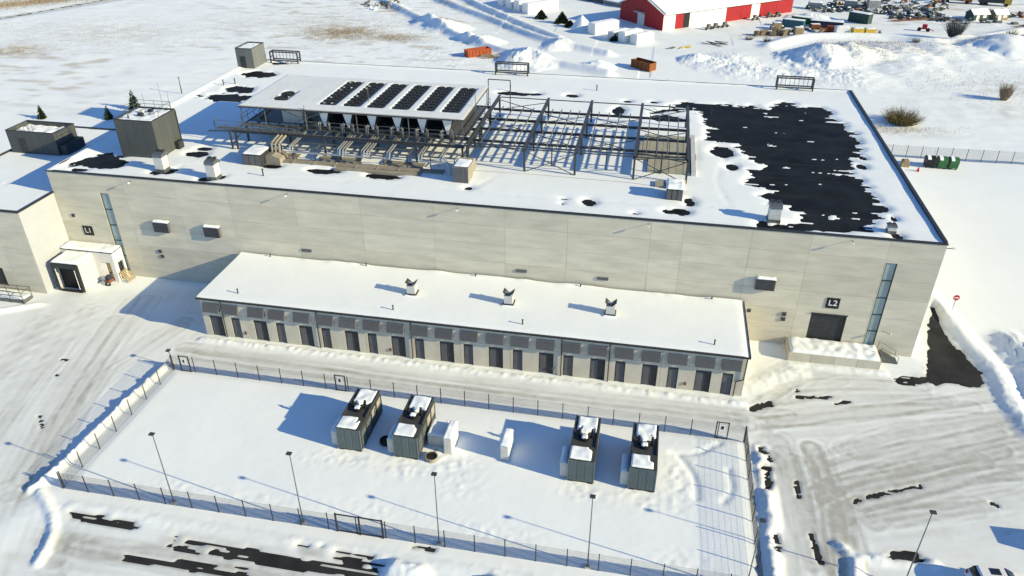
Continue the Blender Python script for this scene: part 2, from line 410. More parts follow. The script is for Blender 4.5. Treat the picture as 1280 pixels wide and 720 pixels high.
# fine driving streaks along the way the traffic runs
for P, ang, a in (([(16,48),(60,52),(60,70),(37,69),(36,72),(13,73),(12,59)], 25, .30), ([(12.6,0),(19.5,0),(19.5,58),(12.6,58)], 92, .28), ([(-100,0),(-52,0),(-50,38),(-49.3,58),(-49,75),(-71,70),(-100,58)], 104, .22), ([(-52,0),(60,0),(60,30),(12,37),(-20,38),(-48,37)], 3, .55), ([(-49,58.5),(14,58.5),(14,62.8),(-49,63)], 1, .20), ([(12,40),(60,38),(60,56),(18,50)], 15, .16)):
    c_, s_ = math.cos(R(ang)), math.sin(R(ang)); u_ = X*c_+Y*s_; v_ = -X*s_+Y*c_
    st = np.maximum(0, fbm(u_*.05+.3*bumps, v_*1.1, 4, 201+ang))*1.6+np.maximum(0, fbm(u_*.12, v_*2.6, 3, 301+ang))
    pack += a*st*region(P, 1.2)*near*(.6+1.5*np.clip(bumps+.2,0,1))
rt = np.random.RandomState(4)
def near_line(P, r):
    a = np.array(P); 
    ix = np.where((gx > a[:,0].min()-r) & (gx < a[:,0].max()+r))[0]; iy = np.where((gy > a[:,1].min()-r) & (gy < a[:,1].max()+r))[0]
    if len(ix) == 0 or len(iy) == 0: return None
    return (slice(iy[0], iy[-1]+1), slice(ix[0], ix[-1]+1))
def dense(P, n=6):
    out = []
    P = [P[0]]+list(P)+[P[-1]]
    for k in range(1, len(P)-2):
        a, b, c, d_ = [np.array(p) for p in P[k-1:k+3]]
        for t in np.arange(n)/n:
            out.append(tuple(.5*((2*b)+(c-a)*t+(2*a-5*b+4*c-d_)*t*t+(3*b-a-3*c+d_)*t**3)))
    out.append(tuple(P[-1])); return out
for T in TRACKS:
    for k in range(4):
        off = rt.normal(0, 1.4, 2) if k else np.zeros(2)
        P = dense([(x+off[0]+rt.normal(0,.25), y+off[1]*.6+rt.normal(0,.25)) for x, y in T])
        s = near_line(P, 3)
        if s is None: continue
        xx, yy = X[s], Y[s]
        dd = pdist(xx, yy, P)+.25*fbm(xx*.5, yy*.5, 2, 77+k)
        st = (.35+.65*sst(-.15,.2,fbm(xx*.35, yy*.35, 3, 90+k)))*rt.uniform(.5, 1)
        groove = np.exp(-((dd-.8)/.22)**2)*st
        rdg = np.exp(-((dd-1.2)/.16)**2)*st
        pack[s] += (.23*groove+.05*np.exp(-(dd/1.6)**2)-.20*rdg)*(.3+.7*drive[s])
        Zs[s] -= .010*groove*(drive[s] > .3)
        Zs[s] += .014*rdg

# fenced generator yard: smooth deeper snow
yd = 1-sst(-.4, .4, sdpoly(X, Y, [(-47.6,40.7),(10.9,40.7),(10.9,57.5),(-47.6,57.5)]))
Zs += yd*(.10+.10*fbm(X*.12, Y*.12, 2, 8)); pack *= 1-.97*yd
# trampled ground round the generators
tr = np.zeros(X.shape)
for cx, cy, rx, ry in ((-24.8,48.6,2.2,1.2),(-19.3,48.4,2.6,1.3),(-15.7,49.8,2.6,1.6),(-3.2,48.6,2,1.1),(2.2,48.6,2.6,1.3),(5.4,51.5,1.4,3.5)):
    tr = np.maximum(tr, np.exp(-(((X-cx)/rx)**2+((Y-cy)/ry)**2)))
Zs += tr*(.22*(lump-.4))
for cx, cy, rx, ry in ((-20.5,43,4,1.2),(-9.5,42.6,4,1.2),(-38,42.2,4,.9),(5.5,42.6,3,1.2),(-30,42.6,3,.8),(-13.5,47.2,2,2),(-27.5,47.8,2,1)):
    Zs += .10*np.exp(-(((X-cx)/rx)**2+((Y-cy)/ry)**2))*(np.abs(fbm(X*2.2,Y*2.2,2,141))*2-.35)
# foot paths in the yard
for P in ([(9,57),(6.8,55.2),(4.6,54.8)],[(5.2,54.6),(6.6,52),(6.8,49.5)],[(9.6,53.5),(9.8,51.2),(9,49.5)]):
    s = near_line(P, 2); dd = pdist(X[s], Y[s], dense(P)); Zs[s] -= .14*np.exp(-(dd/.28)**2)*(.6+lump[s])

# ploughed banks
def bank(P, w, h, rough=.7, asym=0):
    s = near_line(P, w*3)
    if s is None: return
    dd = pdist(X[s], Y[s], dense(P))+.35*w*fbm(X[s]*.5, Y[s]*.5, 3, 31)
    e = np.exp(-(dd/w)**2)
    Zs[s] = np.maximum(Zs[s], h*e*(1+.5*bumps[s]))+rough*h*e*(lump[s]-.35)
    pack[s] *= 1-.8*e
bank([(-49.0,58.4),(-49.5,52),(-49.7,46),(-50.0,41),(-50.6,39.6)], .36, .72, .6)
bank([(-50.2,40),(-47,37.6),(-45.2,35.4),(-44.5,33)], .5, .4, .4)
bank([(-46,38.7),(-30,38.6),(-15,38.6),(0,38.4),(12,38)], .9, .20, .35)
bank([(-16.6,37.6),(-14.6,37.4)], .9, .95, .35); bank([(-8.6,37.3),(-6,36.8)], 1.1, 1.0, .4)
bank([(12.7,57),(12.8,50),(12.6,44),(12.4,38)], .7, .55, .6)
bank([(-48,63.6),(-20,63.6),(-5,63.5),(11.5,63.4)], .5, .28, .9)
bank([(13,66.5),(15,68.5),(17.5,70)], 1.3, .35, .6)
bank([(31.2,93),(33.6,93.5),(36.2,86),(37.3,79),(38.4,73.5),(38.2,69),(38.6,64)], 1.2, .6, .3)
bank([(42,80),(42.6,74),(41.5,66),(41,61)], 1.9, 1.1, .55)
bank([(46,80),(47,74),(46,66)], 2.0, 1.0, .6)
bank([(18,46.6),(19.5,45.6),(23,46),(25,46)], .55, .4, .7); bank([(19,45),(18.6,43),(18.5,41)], .6, .5, .6)
bank([(-78,62.5),(-71.4,66.6)], .5, .45, .3)
bank([(17,71.2),(26.6,71.4)], .6, .25, .6)

# the rough field behind, with wind ripples and snow heaps
fld = sst(84, 100, Y)*1.0+sst(70,95,-X)*sst(60,84,Y)
fld = np.clip(np.maximum(fld, sst(46, 54, X)*sst(84,95,Y)), 0, 1)
rip = fbm(X*.10+Y*.05, Y*.45, 4, 61)
tex = sst(118, 150, Y)*(1-sst(-60,-20,X)*(1-sst(40,60,X)))
Zs += fld*(.12+.25*fbm(X*.06, Y*.06, 3, 17))+tex*.38*rip+tex*.25*np.abs(fbm(X*.5,Y*.6,3,3))
straw += np.clip(tex*.75*sst(.02,.28,fbm(X*.22,Y*.5,6,71))*sst(-.30,.15,fbm(X*.02,Y*.02,2,75)), 0, .6)
for cx, cy, rx, ry, a in ((-88.7,208,13,12,.8),(-72,206,10,6,.7),(-63,226,6,3,.9),(-164,173,9,7,.9),(-152,196,24,14,.35),(-100,215,30,12,.3),(46,152,9,3,.5),(70,168,18,6,.4),(44,206,13,8,.85),(58,212,12,6,.6),(74,190,22,14,.45),(60,175,16,10,.4),(56,222,10,3,.8),(80,224,14,4,.6),(28,226,7,3,.7),(48,241,6,3,.4)):
    straw = np.maximum(straw, a*np.exp(-(((X-cx)/rx)**2+((Y-cy)/ry)**2))*sst(-.14,.14,fbm(X*.45,Y*.55,5,72)))
heaps = [(-23.2,226.7,3.6,2.3),(-46.5,204.6,2.6,3.6),(-50,206,1.8,3),(-61,219,3.0,5),(-66,223,2.6,5),(-27,203,2.2,3.2),(-14.5,186,2.2,3.2),(-33.5,187,3.4,5.0),(-30,186,2.2,4),(8.6,197,2.0,3.5),
  (13,194,1.1,5),(20,190,1.2,6),(26,188,1.1,5),(17,199,1.0,5),(33,188.5,1.1,4),(39.5,203,4.2,7),(46,207,3.6,7),(52,209,2.6,7),(60,213,2.2,9),(70,216,2.2,8),(88,222,4.0,9),(97,224,4.2,9),(78,216,1.8,8),(58,199,1.2,9),(44,188,1.0,8),(43,251,2.2,5)]
for cx, cy, h, r in heaps:
    s = near_line([(cx-.1,cy),(cx+.1,cy)], r*3)
    rr = np.sqrt((X[s]-cx)**2+(Y[s]-cy)**2)/r*(1+.5*fbm(X[s]*.35, Y[s]*.35, 3, 19))
    k = np.clip(1-rr*.62, 0, 1); k = k*k*(3-2*k)*.6+k*.4
    Zs[s] = np.maximum(Zs[s], .3+(h if h > 3.5 else h*.75)*k)+.45*k*.5*(lump[s]-.3)+.18*np.sqrt(k)*(np.abs(fbm(X[s]*1.6,Y[s]*1.6,3,87))*2-.3)+.5*k*fbm(X[s]*.8,Y[s]*.8,4,29)
    straw[s] *= .6
for n, P in enumerate(BERMS):
    w = 1.5 if n < 3 else 2.2
    s = near_line(P, w*3); dd = pdist(X[s], Y[s], dense(P))+.6*fbm(X[s]*.2, Y[s]*.2, 3, 51)
    Zs[s] += (1.3 if n < 3 else 1.0)*np.exp(-(dd/w)**2)
lot = sst(196, 205, Y)*sst(-58,-50,X)*(1-sst(24,30,X)*(1-sst(236,240,Y)))
pack += .10*lot*(1+2*fbm(X*.3,Y*.3,4,66))
# road at the far left corner
P = [(-230,176),(-211,196),(-196,210),(-178,246),(-165,275)]
s = near_line(P, 8); dd = pdist(X[s], Y[s], dense(P)); pack[s] = np.maximum(pack[s], .9*np.exp(-((dd-1.2)/.8)**2)); Zs[s] -= .3*np.exp(-(dd/3)**2)
s = near_line([(-216,224),(-190,250)], 22); dd = pdist(X[s], Y[s], [(-222,215),(-196,240),(-180,262)]); straw[s] = np.maximum(straw[s], np.exp(-(dd/7)**2)*sst(-.25,.05,fbm(X[s]*.3,Y[s]*.3,4,81)))

# keep the snow above the asphalt except where it is bare
Zs = np.maximum(Zs, .045)
bn = fbm(X*.8, Y*.8, 4, 101); bn2 = fbm(X*.35, Y*2.2, 3, 103)
mask = np.zeros(X.shape); bn3 = fbm(X*1.2, Y*2.6, 3, 107); bn4 = fbm(X*.7, Y*4.5, 3, 109)
for w, P in BARE+[(.55,[(-214,178),(-199,203),(-190,226),(-182,246)])]:
    s = near_line(P, w*5)
    if s is None: continue
    dd = pdist(X[s], Y[s], dense(P, 4))
    if P[0][1] < 38.5 and P[0][0] < 0:      # the front road: long thin streaks along the driving direction
        v_ = Y[s]-(.03*(X[s]+20)); sk = fbm(X[s]*.12, v_*3.2, 4, 151); sk2 = fbm(X[s]*.6, v_*5.0, 3, 153)
        mask[s] = np.maximum(mask[s], (1-sst(-.05, .05, (dd-w*.75)*.38+1.4*sk+.8*sk2)))
        pack[s] = np.maximum(pack[s], .7*np.exp(-(dd/(w*2.4))**2)); continue
    mask[s] = np.maximum(mask[s], (1-sst(w*.85, w*1.05+.08, dd+w*2.0*bn[s]+w*2.2*bn2[s]+w*1.8*bn3[s]+w*1.2*bn4[s]))*sst(-.26,-.14,bn3[s]+.6*bn4[s]))
    pack[s] = np.maximum(pack[s], .65*np.exp(-(dd/(w*2.2))**2))
for P in BAREPOLY:
    sd = sdpoly(X, Y, P)+1.0*bn+.5*bn2
    mask = np.maximum(mask, 1-sst(-.15,.2,sd))
    pack = np.maximum(np.maximum(pack,0), .6*np.exp(-(np.maximum(sd,0)/.5)**2)*(np.abs(sd) < 5))
mask *= 1-yd
sl_ = mask.copy()
for _k in range(4): sl_ = .5*sl_+.125*(np.roll(sl_,1,0)+np.roll(sl_,-1,0)+np.roll(sl_,1,1)+np.roll(sl_,-1,1))
pack = np.maximum(pack, np.clip(1.9*sl_,0,.92)*(.75+.8*bn4))
nb = np.clip(mask*3,0,1)
for _k in range(5): nb = np.maximum(nb, .25*(np.roll(nb,1,0)+np.roll(nb,-1,0)+np.roll(nb,1,1)+np.roll(nb,-1,1)))
Zs = np.where(nb > .02, np.minimum(Zs, np.maximum(.05, Zs*(1-nb)+.05*nb)), Zs)
Zs = Zs*(1-mask)-.06*mask
# nothing sticks up inside the buildings
for x0, x1, y0, y1 in ((-72.5,30.2,75.2,128.2),(-88,-72.3,69.2,97),(-47.8,11.4,64.8,75),(-71.9,-64.9,73.2,75.2),(-71.2,-67.7,70.3,73.3)):
    ins = (X > x0) & (X < x1) & (Y > y0) & (Y < y1); Zs[ins] = np.minimum(Zs[ins], .05)
gs_ = grid_mesh('snow_cover', gx, gy, Zs, 'ground_snow', {'pack': np.clip(pack,0,.95), 'straw': np.clip(straw,0,1)})
tag(gs_, None, kind='structure')
def gz(x, y):
    i = int(np.clip(np.searchsorted(gx, x)-1, 0, len(gx)-2)); j = int(np.clip(np.searchsorted(gy, y)-1, 0, len(gy)-2))
    return float(max(Zs[j,i], Zs[j+1,i], Zs[j,i+1], Zs[j+1,i+1]))*.5+float(min(Zs[j,i], Zs[j+1,i], Zs[j,i+1], Zs[j+1,i+1]))*.5

# ================================================================= main building
X0, X1, YF, YB, ZT = -72.2, 30.1, 75.05, 128.2, 14.08
mb_ = thing('data_hall', 'huge pale concrete flat-roofed hall with steel frames and chillers on its snowy roof', 'building', (X0, YF, 0))
PZ = [0, 2.4, 4.75, 7.1, 9.4, 11.7, 13.95]
PX = [-72.2,-62.2,-55.1,-48.5,-40.2,-32.1,-23.5,-15.2,-8.2,.8,4.2,11.2,17.2,24.8,30.1]
HOLES = [(18.85,22.55,.9,4.5),(24.9,26.0,.8,11.38),(-65.68,-64.5,.8,11.6)]
MB().box(X0+.05, X1-.05, YF+.3, YB-.05, 0, 13.7).build('wall_core', 'joint', mb_)
def panel_wall(root, xs, zs, holes, y, th, matn, gap=.008, axis_='y'):
    for a, b in zip(xs, xs[1:]):
        for c, d_ in zip(zs, zs[1:]):
            rs = cut_rect((a+gap, b-gap, c+gap, d_-gap), holes)
            if not rs: continue
            m = MB(); w = random.uniform(0, .012)
            rect_boxes(m, rs, *( (y+w, y+th) if th > 0 else (y+th, y-w) ), axis_)
            m.build('panel', matn, root)
panel_wall(mb_, PX, PZ, HOLES, YF, .29, 'concrete')
panel_wall(mb_, [75.40,84,93,102,111,120,128.1], PZ, [], X1, -.1, 'concrete', axis_='x')
panel_wall(mb_, [97.2,102,111,120,128.1], PZ, [], X0, .1, 'concrete', axis_='x')
MB().box(X0, X0+.1, 75.36, 97.1, 11.0, 13.95).build('panel', 'concrete', mb_)
# roof edge
MB().box(X0-.06, X1+.06, YF-.06, YF+.34, 13.96, ZT).build('parapet_cap', 'dark_trim', mb_)
MB().box(X0-.06, X1+.06, YB-.34, YB+.06, 13.96, ZT).build('parapet_cap', 'dark_trim', mb_)
MB().box(X0-.06, X0+.30, YF+.345, YB-.345, 13.96, ZT).build('parapet_cap', 'dark_trim', mb_)
MB().box(X1-.30, X1+.06, YF+.345, YB-.345, 13.96, ZT+.12).build('parapet_cap', 'dark_trim', mb_)
m = MB(); m.box(X0+.1,X1-.1,YF+.3,YF+.34,13.5,13.955); m.box(X0+.1,X1-.1,YB-.34,YB-.1,13.5,13.955); m.box(X0+.1,X0+.3,YF+.35,YB-.35,13.5,13.955); m.box(X1-.3,X1-.1,YF+.35,YB-.35,13.5,13.955)
m.build('parapet', 'dark_trim', mb_)
MB().box(X0+.31, X1-.31, YF+.35, YB-.35, 13.55, 13.72).build('roof', 'membrane', mb_)
for k in range(1, 11): MB().box(-30, X1-.32, YF+5*k, YF+5*k+.16, 13.72, 13.728).build('seam', 'seam', mb_)
# snow lying on the roof, with the places where the dark membrane has come through
rx = np.arange(X0+.02, X1-.29, .3); rx = np.append(rx, X1-.31); ry = np.arange(YF+.06, YB-.05, .3)
RX, RY = np.meshgrid(rx, ry)
rz = 13.90+.05*fbm(RX*.15, RY*.15, 3, 6)+.02*fbm(RX*.7, RY*.7, 4, 9)
rz += .10*np.exp(-((X1-RX)/3.0)**2)*(.6+fbm(RX*.3,RY*.3,3,2))+.12*np.exp(-((RY-YF)/1.0)**2)*(.8+fbm(RX*.5,RY*.5,3,4))+.22*np.exp(-((RX-X0)/1.0)**2)+.2*np.exp(-((RY-YB)/.6)**2)
b1 = fbm(RX*.35, RY*.35, 5, 121); b2 = fbm(RX*1.2, RY*1.2, 4, 123); b3 = fbm(RX*.25, RY*1.5, 4, 125); b5 = fbm(RX*.4, RY*2.6, 3, 127)
rm = np.zeros(RX.shape)
for P in ROOFPOLY:
    sd = sdpoly(RX, RY, P)+1.6*b1+1.6*b2+2.4*b3+1.5*b5
    rm = np.maximum(rm, (1-sst(-.15,.25,sd))*(1-.98*sst(.27,.31,b3+.55*b2)))
for cx, cy, ex, ey in ROOFELL:
    rr = np.sqrt(((RX-cx)/ex)**2+((RY-cy)/ey)**2)+1.0*b1+.9*b2
    rm = np.maximum(rm, 1-sst(.85,1.05,rr))
rm *= sst(.5, 1.0, RY-YF)
for P in ([(-44,78.5),(-30,79.5),(-14,79),(0,79.5),(9,80.5)],[(-20,80),(-18,84.5)],[(9,81),(8,88),(9.5,97)],[(-57,80),(-52,82),(-50,85)],[(21,79),(23.5,86),(25.5,96),(25,106)]):
    dd = pdist(RX, RY, dense(P))+.5*fbm(RX*.5,RY*.5,2,33)
    rz -= .06*np.exp(-(dd/.35)**2)*(.3+2*np.abs(fbm(RX*1.3,RY*1.3,2,35)))
rb = rm.copy()
for _k in range(8): rb = .5*rb+.125*(np.roll(rb,1,0)+np.roll(rb,-1,0)+np.roll(rb,1,1)+np.roll(rb,-1,1))
rz -= np.minimum(.13, .45*rb)
rz = rz*(1-rm)+13.67*rm
edge_f = (RY < YF+.32); rz[edge_f] = np.where(rz[edge_f] > 0, ZT+.012+.05*(fbm(RX*.6,RY*.6,3,77)[edge_f]+.2), 0)
rz[RY < YF+.10] = ZT-.02
ee = (RX < X0+.3) | (RY > YB-.33); rz[ee] = ZT+.02+.03*fbm(RX*.6,RY*.6,2,78)[ee]
grid_mesh('roof_snow', rx, ry, rz, 'snow', None, mb_)
RZ = 13.88

# windows: tall glazed strips
def strip(x0, x1, z0, z1, n, dark_from):
    w = MB(); y = YF+.06
    w.box(x0, x0+.06, y, y+.16, z0, z1); w.box(x1-.06, x1, y, y+.16, z0, z1)
    zz_ = [z0+(z1-z0)*i/n for i in range(n+1)]
    for z in zz_: w.box(x0+.065, x1-.065, y, y+.16, max(z0, z-.035), min(z1, z+.035))
    wf = w.build('window', 'charcoal', mb_)
    for i in range(n):
        MB().box(x0+.07, x1-.07, y+.07, y+.10, zz_[i]+.04, zz_[i+1]-.04).build('pane', 'glass' if i >= dark_from else 'dark_glass', wf)
strip(24.92, 25.98, .82, 11.36, 5, 0)
strip(-65.66, -64.52, .82, 11.58, 5, 0)
# loading door with its sections
ld = MB().box(18.87, 18.97, YF+.08, YF+.28, .9, 4.48).box(22.43, 22.53, YF+.08, YF+.28, .9, 4.48).box(18.975, 22.425, YF+.08, YF+.28, 4.38, 4.48).build('loading_door', 'charcoal', mb_)
for i in range(6):
    MB().box(18.98, 22.42, YF+.15, YF+.22, .92+i*.575, .92+i*.575+.565).build('door_section', 'charcoal', ld)
MB().box(18.8, 22.6, YF-.08, YF-.005, 4.5, 4.6).build('door_hood', 'dark_trim', mb_)

def text_mesh(txt, size, loc, root, matn, rot=(R(90),0,0)):
    cu = bpy.data.curves.new('t', 'FONT'); cu.body = txt; cu.size = size; cu.extrude = .012; cu.align_x = 'CENTER'; cu.align_y = 'CENTER'; cu.offset = .004
    t = bpy.data.objects.new('t', cu); C.objects.link(t)
    bpy.context.view_layer.update()
    me = bpy.data.meshes.new_from_object(t.evaluated_get(bpy.context.evaluated_depsgraph_get()))
    bpy.data.objects.remove(t); bpy.data.curves.remove(cu)
    me.materials.clear(); me.materials.append(M[matn])
    o = bpy.data.objects.new('lettering', me); C.objects.link(o); o.parent = root
    o.location = V3(loc)-root_loc(root); o.rotation_euler = rot
    return o
for x, z, t in ((20.75, 6.0, 'L2'), (-68.9, 6.2, 'L1')):
    s_ = MB().box(x-.68, x+.68, YF-.05, YF-.004, z-.64, z+.64).build('sign', 'sign_black', mb_)
    text_mesh(t, .98, (x, YF-.056, z), s_, 'sign_white' if t == 'L2' else 'light_metal')
# boxed louvres on the wall, capped with snow
for x0, z0 in ((12.4, 7.0), (-59.2, 7.12), (-52.45, 7.1)):
    w = 2.05; h = 1.35; dp = .42
    b = MB().xprism([(YF-.004,z0),(YF-dp,z0),(YF-dp,z0+h),(YF-.004,z0+h+.06)], x0, x0+w).build('louvre_box', 'hood_grey', mb_)
    s_ = MB()
    for k in range(7): s_.bar((x0+.06, YF-dp-.012, z0+.12+k*.18), (x0+w-.06, YF-dp-.012, z0+.12+k*.18), .03, .10)
    s_.build('louvre', 'charcoal', b)
    MB().snow(x0-.02, x0+w+.02, YF-dp-.03, YF-.004, z0+h+.03, .22, .12, .3, .12, 3).build('snow', 'snow', b, True)
for x, z, s_ in ((-70.35,8.2,.42),(-59.4,4.2,.44),(-59.25,3.5,.44),(12.3,4.05,.40),(16.05,4.05,.46),(16.05,3.4,.46)):
    b = MB().box(x-s_/2, x+s_/2, YF-.10, YF-.004, z-s_/2, z+s_/2).build('wall_vent', 'hood_grey', mb_)
    q = MB()
    for k in range(3): q.box(x-s_/2+.04, x+s_/2-.04, YF-.118, YF-.102, z-s_/2+.06+k*.13, z-s_/2+.13+k*.13)
    q.build('slat', 'charcoal', b)
for x in (-39.5, -13.3, -4.0):
    MB().box(x-.62, x+.62, YF-.09, YF-.004, 6.15, 6.5).build('wall_vent', 'hood_grey', mb_)
for x in (-60.8, -40.8, -20.5, .5, 21.1):
    a = MB().tube((x, YF-.004, 13.62), (x, YF-.55, 13.66), .035, 6).build('camera_arm', 'galvanised', mb_)
    MB().box(x-.09, x+.09, YF-.72, YF-.5, 13.5, 13.66).build('camera_head', 'white_paint', a)
a = MB().tube((X1+.05, YF+.4, 13.4), (X1+.75, YF+.3, 13.5), .04, 6).build('camera_arm', 'galvanised', mb_)
MB().box(X1+.65, X1+.9, YF+.2, YF+.42, 13.42, 13.62).build('camera_head', 'white_paint', a)
a = MB().tube((26.35, YF-.004, 3.1), (27.0, YF-.5, 3.2), .03, 6).build('lamp_arm', 'galvanised', mb_)
MB().tube((26.9, YF-.5, 3.12), (27.2, YF-.62, 3.2), .12, 8).build('lamp_head', 'white_paint', a)
# ladder cages along the back edge
for x0, x1 in ((-68.0,-62.9), (-27.2,-21.7), (18.6,24.1)):
    c = thing('roof_edge_guard', {-68.0:'dark steel railing cage on the rear roof edge beside the grey penthouse', -27.2:'dark steel railing cage on the rear roof edge behind the chillers', 18.6:'dark steel railing cage on the rear roof edge behind the bare black roof area'}[x0], 'railing', (x0, 127.6, 14.0))
    for k in range(2):
        y = 127.0 if k else 128.1
        for x in (x0, x1): MB().bar((x,y,13.8),(x,y,15.85), .2, .2).build('post', 'steel', c)
        MB().bar((x0+.06,y,15.8),(x1-.06,y,15.8), .18, .18).build('rail', 'steel', c)
        MB().bar((x0+.06,y,14.35),(x1-.06,y,14.35), .18, .18).build('rail', 'steel', c)
        if not k: continue
        for i in range(1, 8):
            x = x0+(x1-x0)*i/8; MB().bar((x,128.1,14.4),(x,128.1,15.76), .06, .06).build('baluster', 'steel', c)
    for x in (x0, x1):
        for z in (15.8, 14.9): MB().bar((x,127.06,z),(x,128.04,z), .12, .12).build('side_rail', 'steel', c)

# ================================================================= dock platform at the loading door
dp_ = thing('dock_platform', 'low concrete loading platform heaped with snow below the L2 door', 'platform', (21.5, 73, 0))
for i in range(4):
    a = 16.8+i*2.36
    MB().box(a, a+2.33, 71.95, 72.15, -.05, 1.15).build('panel', 'annex_concrete', dp_)
MB().box(16.8, 17.0, 72.16, 75.03, -.05, 1.15).build('side_wall', 'annex_concrete', dp_)
MB().box(26.04, 26.24, 72.16, 75.03, -.05, 1.15).build('side_wall', 'annex_concrete', dp_)
MB().box(17.01, 26.03, 72.16, 75.03, -.05, 1.0).build('deck', 'annex_concrete', dp_)
MB().snow(16.82, 26.2, 71.97, 75.02, 1.0, .40, .2, .35, .35, 5).build('snow', 'snow', dp_, True)
m = MB(); 
for k in range(8): m.box(26.5+k*.24, 26.72+k*.24, 73.4, 74.6, 0, 1.0-k*.125)
st_ = m.build('steps', 'galvanised', dp_)
for y in (73.35, 74.65):
    MB().pipe([(26.35,y,1.1),(26.35,y,2.0),(28.3,y,1.0),(28.3,y,.1)], .03, 6).build('handrail', 'galvanised', dp_)

# ================================================================= wing at the left with its dock
lw = thing('side_wing', 'lower cream-walled wing with snowy roof joined to the concrete hall', 'building', (-72.2, 69, 0))
LX0, LY1, LZ = -88.0, 97.0, 11.25
MB().box(LX0+.05, -72.26, 69.3, LY1-.05, 0, 10.95).build('wall_core', 'joint', lw)
for i, (a, b) in enumerate(((69.02,75.02),)):
    for c, d_ in ((0,5.6),(5.6,11.15)):
        MB().box(-72.25, -72.15, a+.003, b-.003, c+.003, d_-.003).build('panel', 'cream_wall', lw)
panel_wall(lw, [-88,-84,-80,-76,-72.26], [0,2.8,5.6,8.4,11.15], [(-79.6,-77.4,.6,3.2)], 69.0, .28, 'concrete')
MB().box(-79.55,-77.45,69.12,69.2,.62,3.18).build('door', 'charcoal', lw)
panel_wall(lw, [69.3,76,83,90,97], [0,2.8,5.6,8.4,11.15], [], LX0, .1, 'concrete', axis_='x')
for bx in ((LX0-.05,-72.1,68.95,69.3),(LX0-.05,LX0+.25,69.305,LY1),(LX0+.26,-72.3,LY1-.3,LY1)):
    MB().box(*bx, 11.13, LZ+.05).build('parapet_cap', 'dark_trim', lw)
MB().box(-72.4,-72.1,69.305,75.02,11.13,LZ+.05).build('parapet_cap', 'dark_trim', lw)
MB().box(-72.32,-72.26,75.03,LY1-.305,11.13,LZ+.05).build('parapet_cap', 'dark_trim', lw)
MB().box(LX0+.26,-72.41,69.31,LY1-.31,10.8,11.0).build('roof', 'membrane', lw)
lx = np.arange(LX0+.3,-72.40,.3); ly = np.arange(69.32,LY1-.3,.3); A_, B_ = np.meshgrid(lx, ly)
lz = 11.12+.05*fbm(A_*.4,B_*.4,4,3)
lm = 1-sst(.8,1.05,np.sqrt(((A_+83.5)/3.4)**2+((B_-76.5)/.7)**2)+1.1*fbm(A_*.8,B_*.8,4,7))
lz = lz*(1-lm)+10.95*lm
grid_mesh('roof_snow', lx, ly, lz, 'snow', None, lw)

# metal ramp railing at the wing's door
rp = thing('access_ramp', 'grey metal access ramp with double railings in front of the side wing', 'ramp', (-76, 66.8, 0))
MB().box(-82, -73.2, 66.4, 67.8, 0, .62).build('deck', 'galvanised', rp)
MB().snow(-82, -73.2, 66.42, 67.78, .62, .12, .3, .5, .1, 9).build('snow', 'snow', rp, True)
for y in (66.36, 67.84):
    for z in (1.15, 1.65): MB().bar((-82,y,z),(-73.2,y,z), .06, .06).build('rail', 'galvanised', rp)
    for i in range(6):
        x = -81.9+i*1.73; MB().bar((x,y,0),(x,y,1.62), .06, .06).build('post', 'galvanised', rp)
MB().bar((-73.2,66.4,1.62),(-73.2,67.8,1.62), .06, .06).build('rail', 'galvanised', rp)
ac = thing('wall_unit', 'small dark cooling unit on the side wing wall above the ramp', 'cooling unit', (-79, 68.6, 2.2))
MB().box(-79.6,-78.5,68.5,68.99,3.4,4.2).build('casing', 'charcoal', ac); MB().tube((-79.05,68.49,3.8),(-79.05,68.44,3.8),.3,12).build('fan_grille', 'steel', ac)

vs_ = thing('dock_vestibule', 'white flat-roofed loading vestibule in the corner below the L1 sign', 'vestibule', (-68.4, 74, 0))
HO = [(-66.9,-65.5,.3,2.9)]
m = MB(); rect_boxes(m, cut_rect((-72.1,-64.9,0,4.25), HO), 73.1, 73.25); m.build('front_wall', 'white_wall', vs_)
m = MB(); rect_boxes(m, cut_rect((73.26,75.02,0,4.25), [(73.7,74.7,.3,2.7)]), -65.05, -64.9, 'x'); m.build('side_wall', 'white_wall', vs_)
MB().box(-72.1,-64.88,73.08,75.02,4.26,4.42).build('roof', 'dark_trim', vs_)
MB().snow(-72.12,-64.86,73.06,75.03,4.42,.2,.2,.3,.15,2).build('snow', 'snow', vs_, True)
MB().box(-72.0,-65.1,73.3,75.0,-.05,.25).build('floor', 'annex_concrete', vs_)
MB().box(-66.85,-66.2,73.14,73.2,.35,2.85).build('door', 'sign_white', vs_)
MB().box(-65.02,-64.96,74.72,75.0,.35,2.65).build('door', 'charcoal', vs_)
pr = thing('barrow', 'blue and brown handcart standing in the vestibule doorway', 'handcart', (-65.9, 72.7, 0))
MB().xprism([(72.2,.45),(73.0,.4),(73.05,.8),(72.1,.85)], -66.3, -65.6).build('tray', 'barrow_brown', pr)
MB().box(-66.2,-65.7,72.3,72.9,.86,1.3).build('sack', 'navy', pr)
for x in (-66.2,-65.7): MB().tube((x-.04,72.2,.25),(x+.04,72.2,.25),.2,10).build('wheel','rubber',pr)
MB().pipe([(-66.25,73,.6),(-66.25,73.6,.95)],.025,6).pipe([(-65.65,73,.6),(-65.65,73.6,.95)],.025,6).build('handle','steel',pr)
pl = thing('leaning_pallet', 'grey wooden pallet leaning by the vestibule side door', 'pallet', (-63.9, 74, 0))
for k in range(5): MB().bar((-64.75+.02*k,73.3+k*.28,1.5),(-63.6+.02*k,73.3+k*.28,.25), .18, .03).build('plank','wood',pl)
for t in (.1,.9): MB().bar((-64.75+1.15*t,73.2,1.46-1.25*t),(-64.75+1.15*t,74.5,1.46-1.25*t), .08,.05).build('batten','wood',pl)

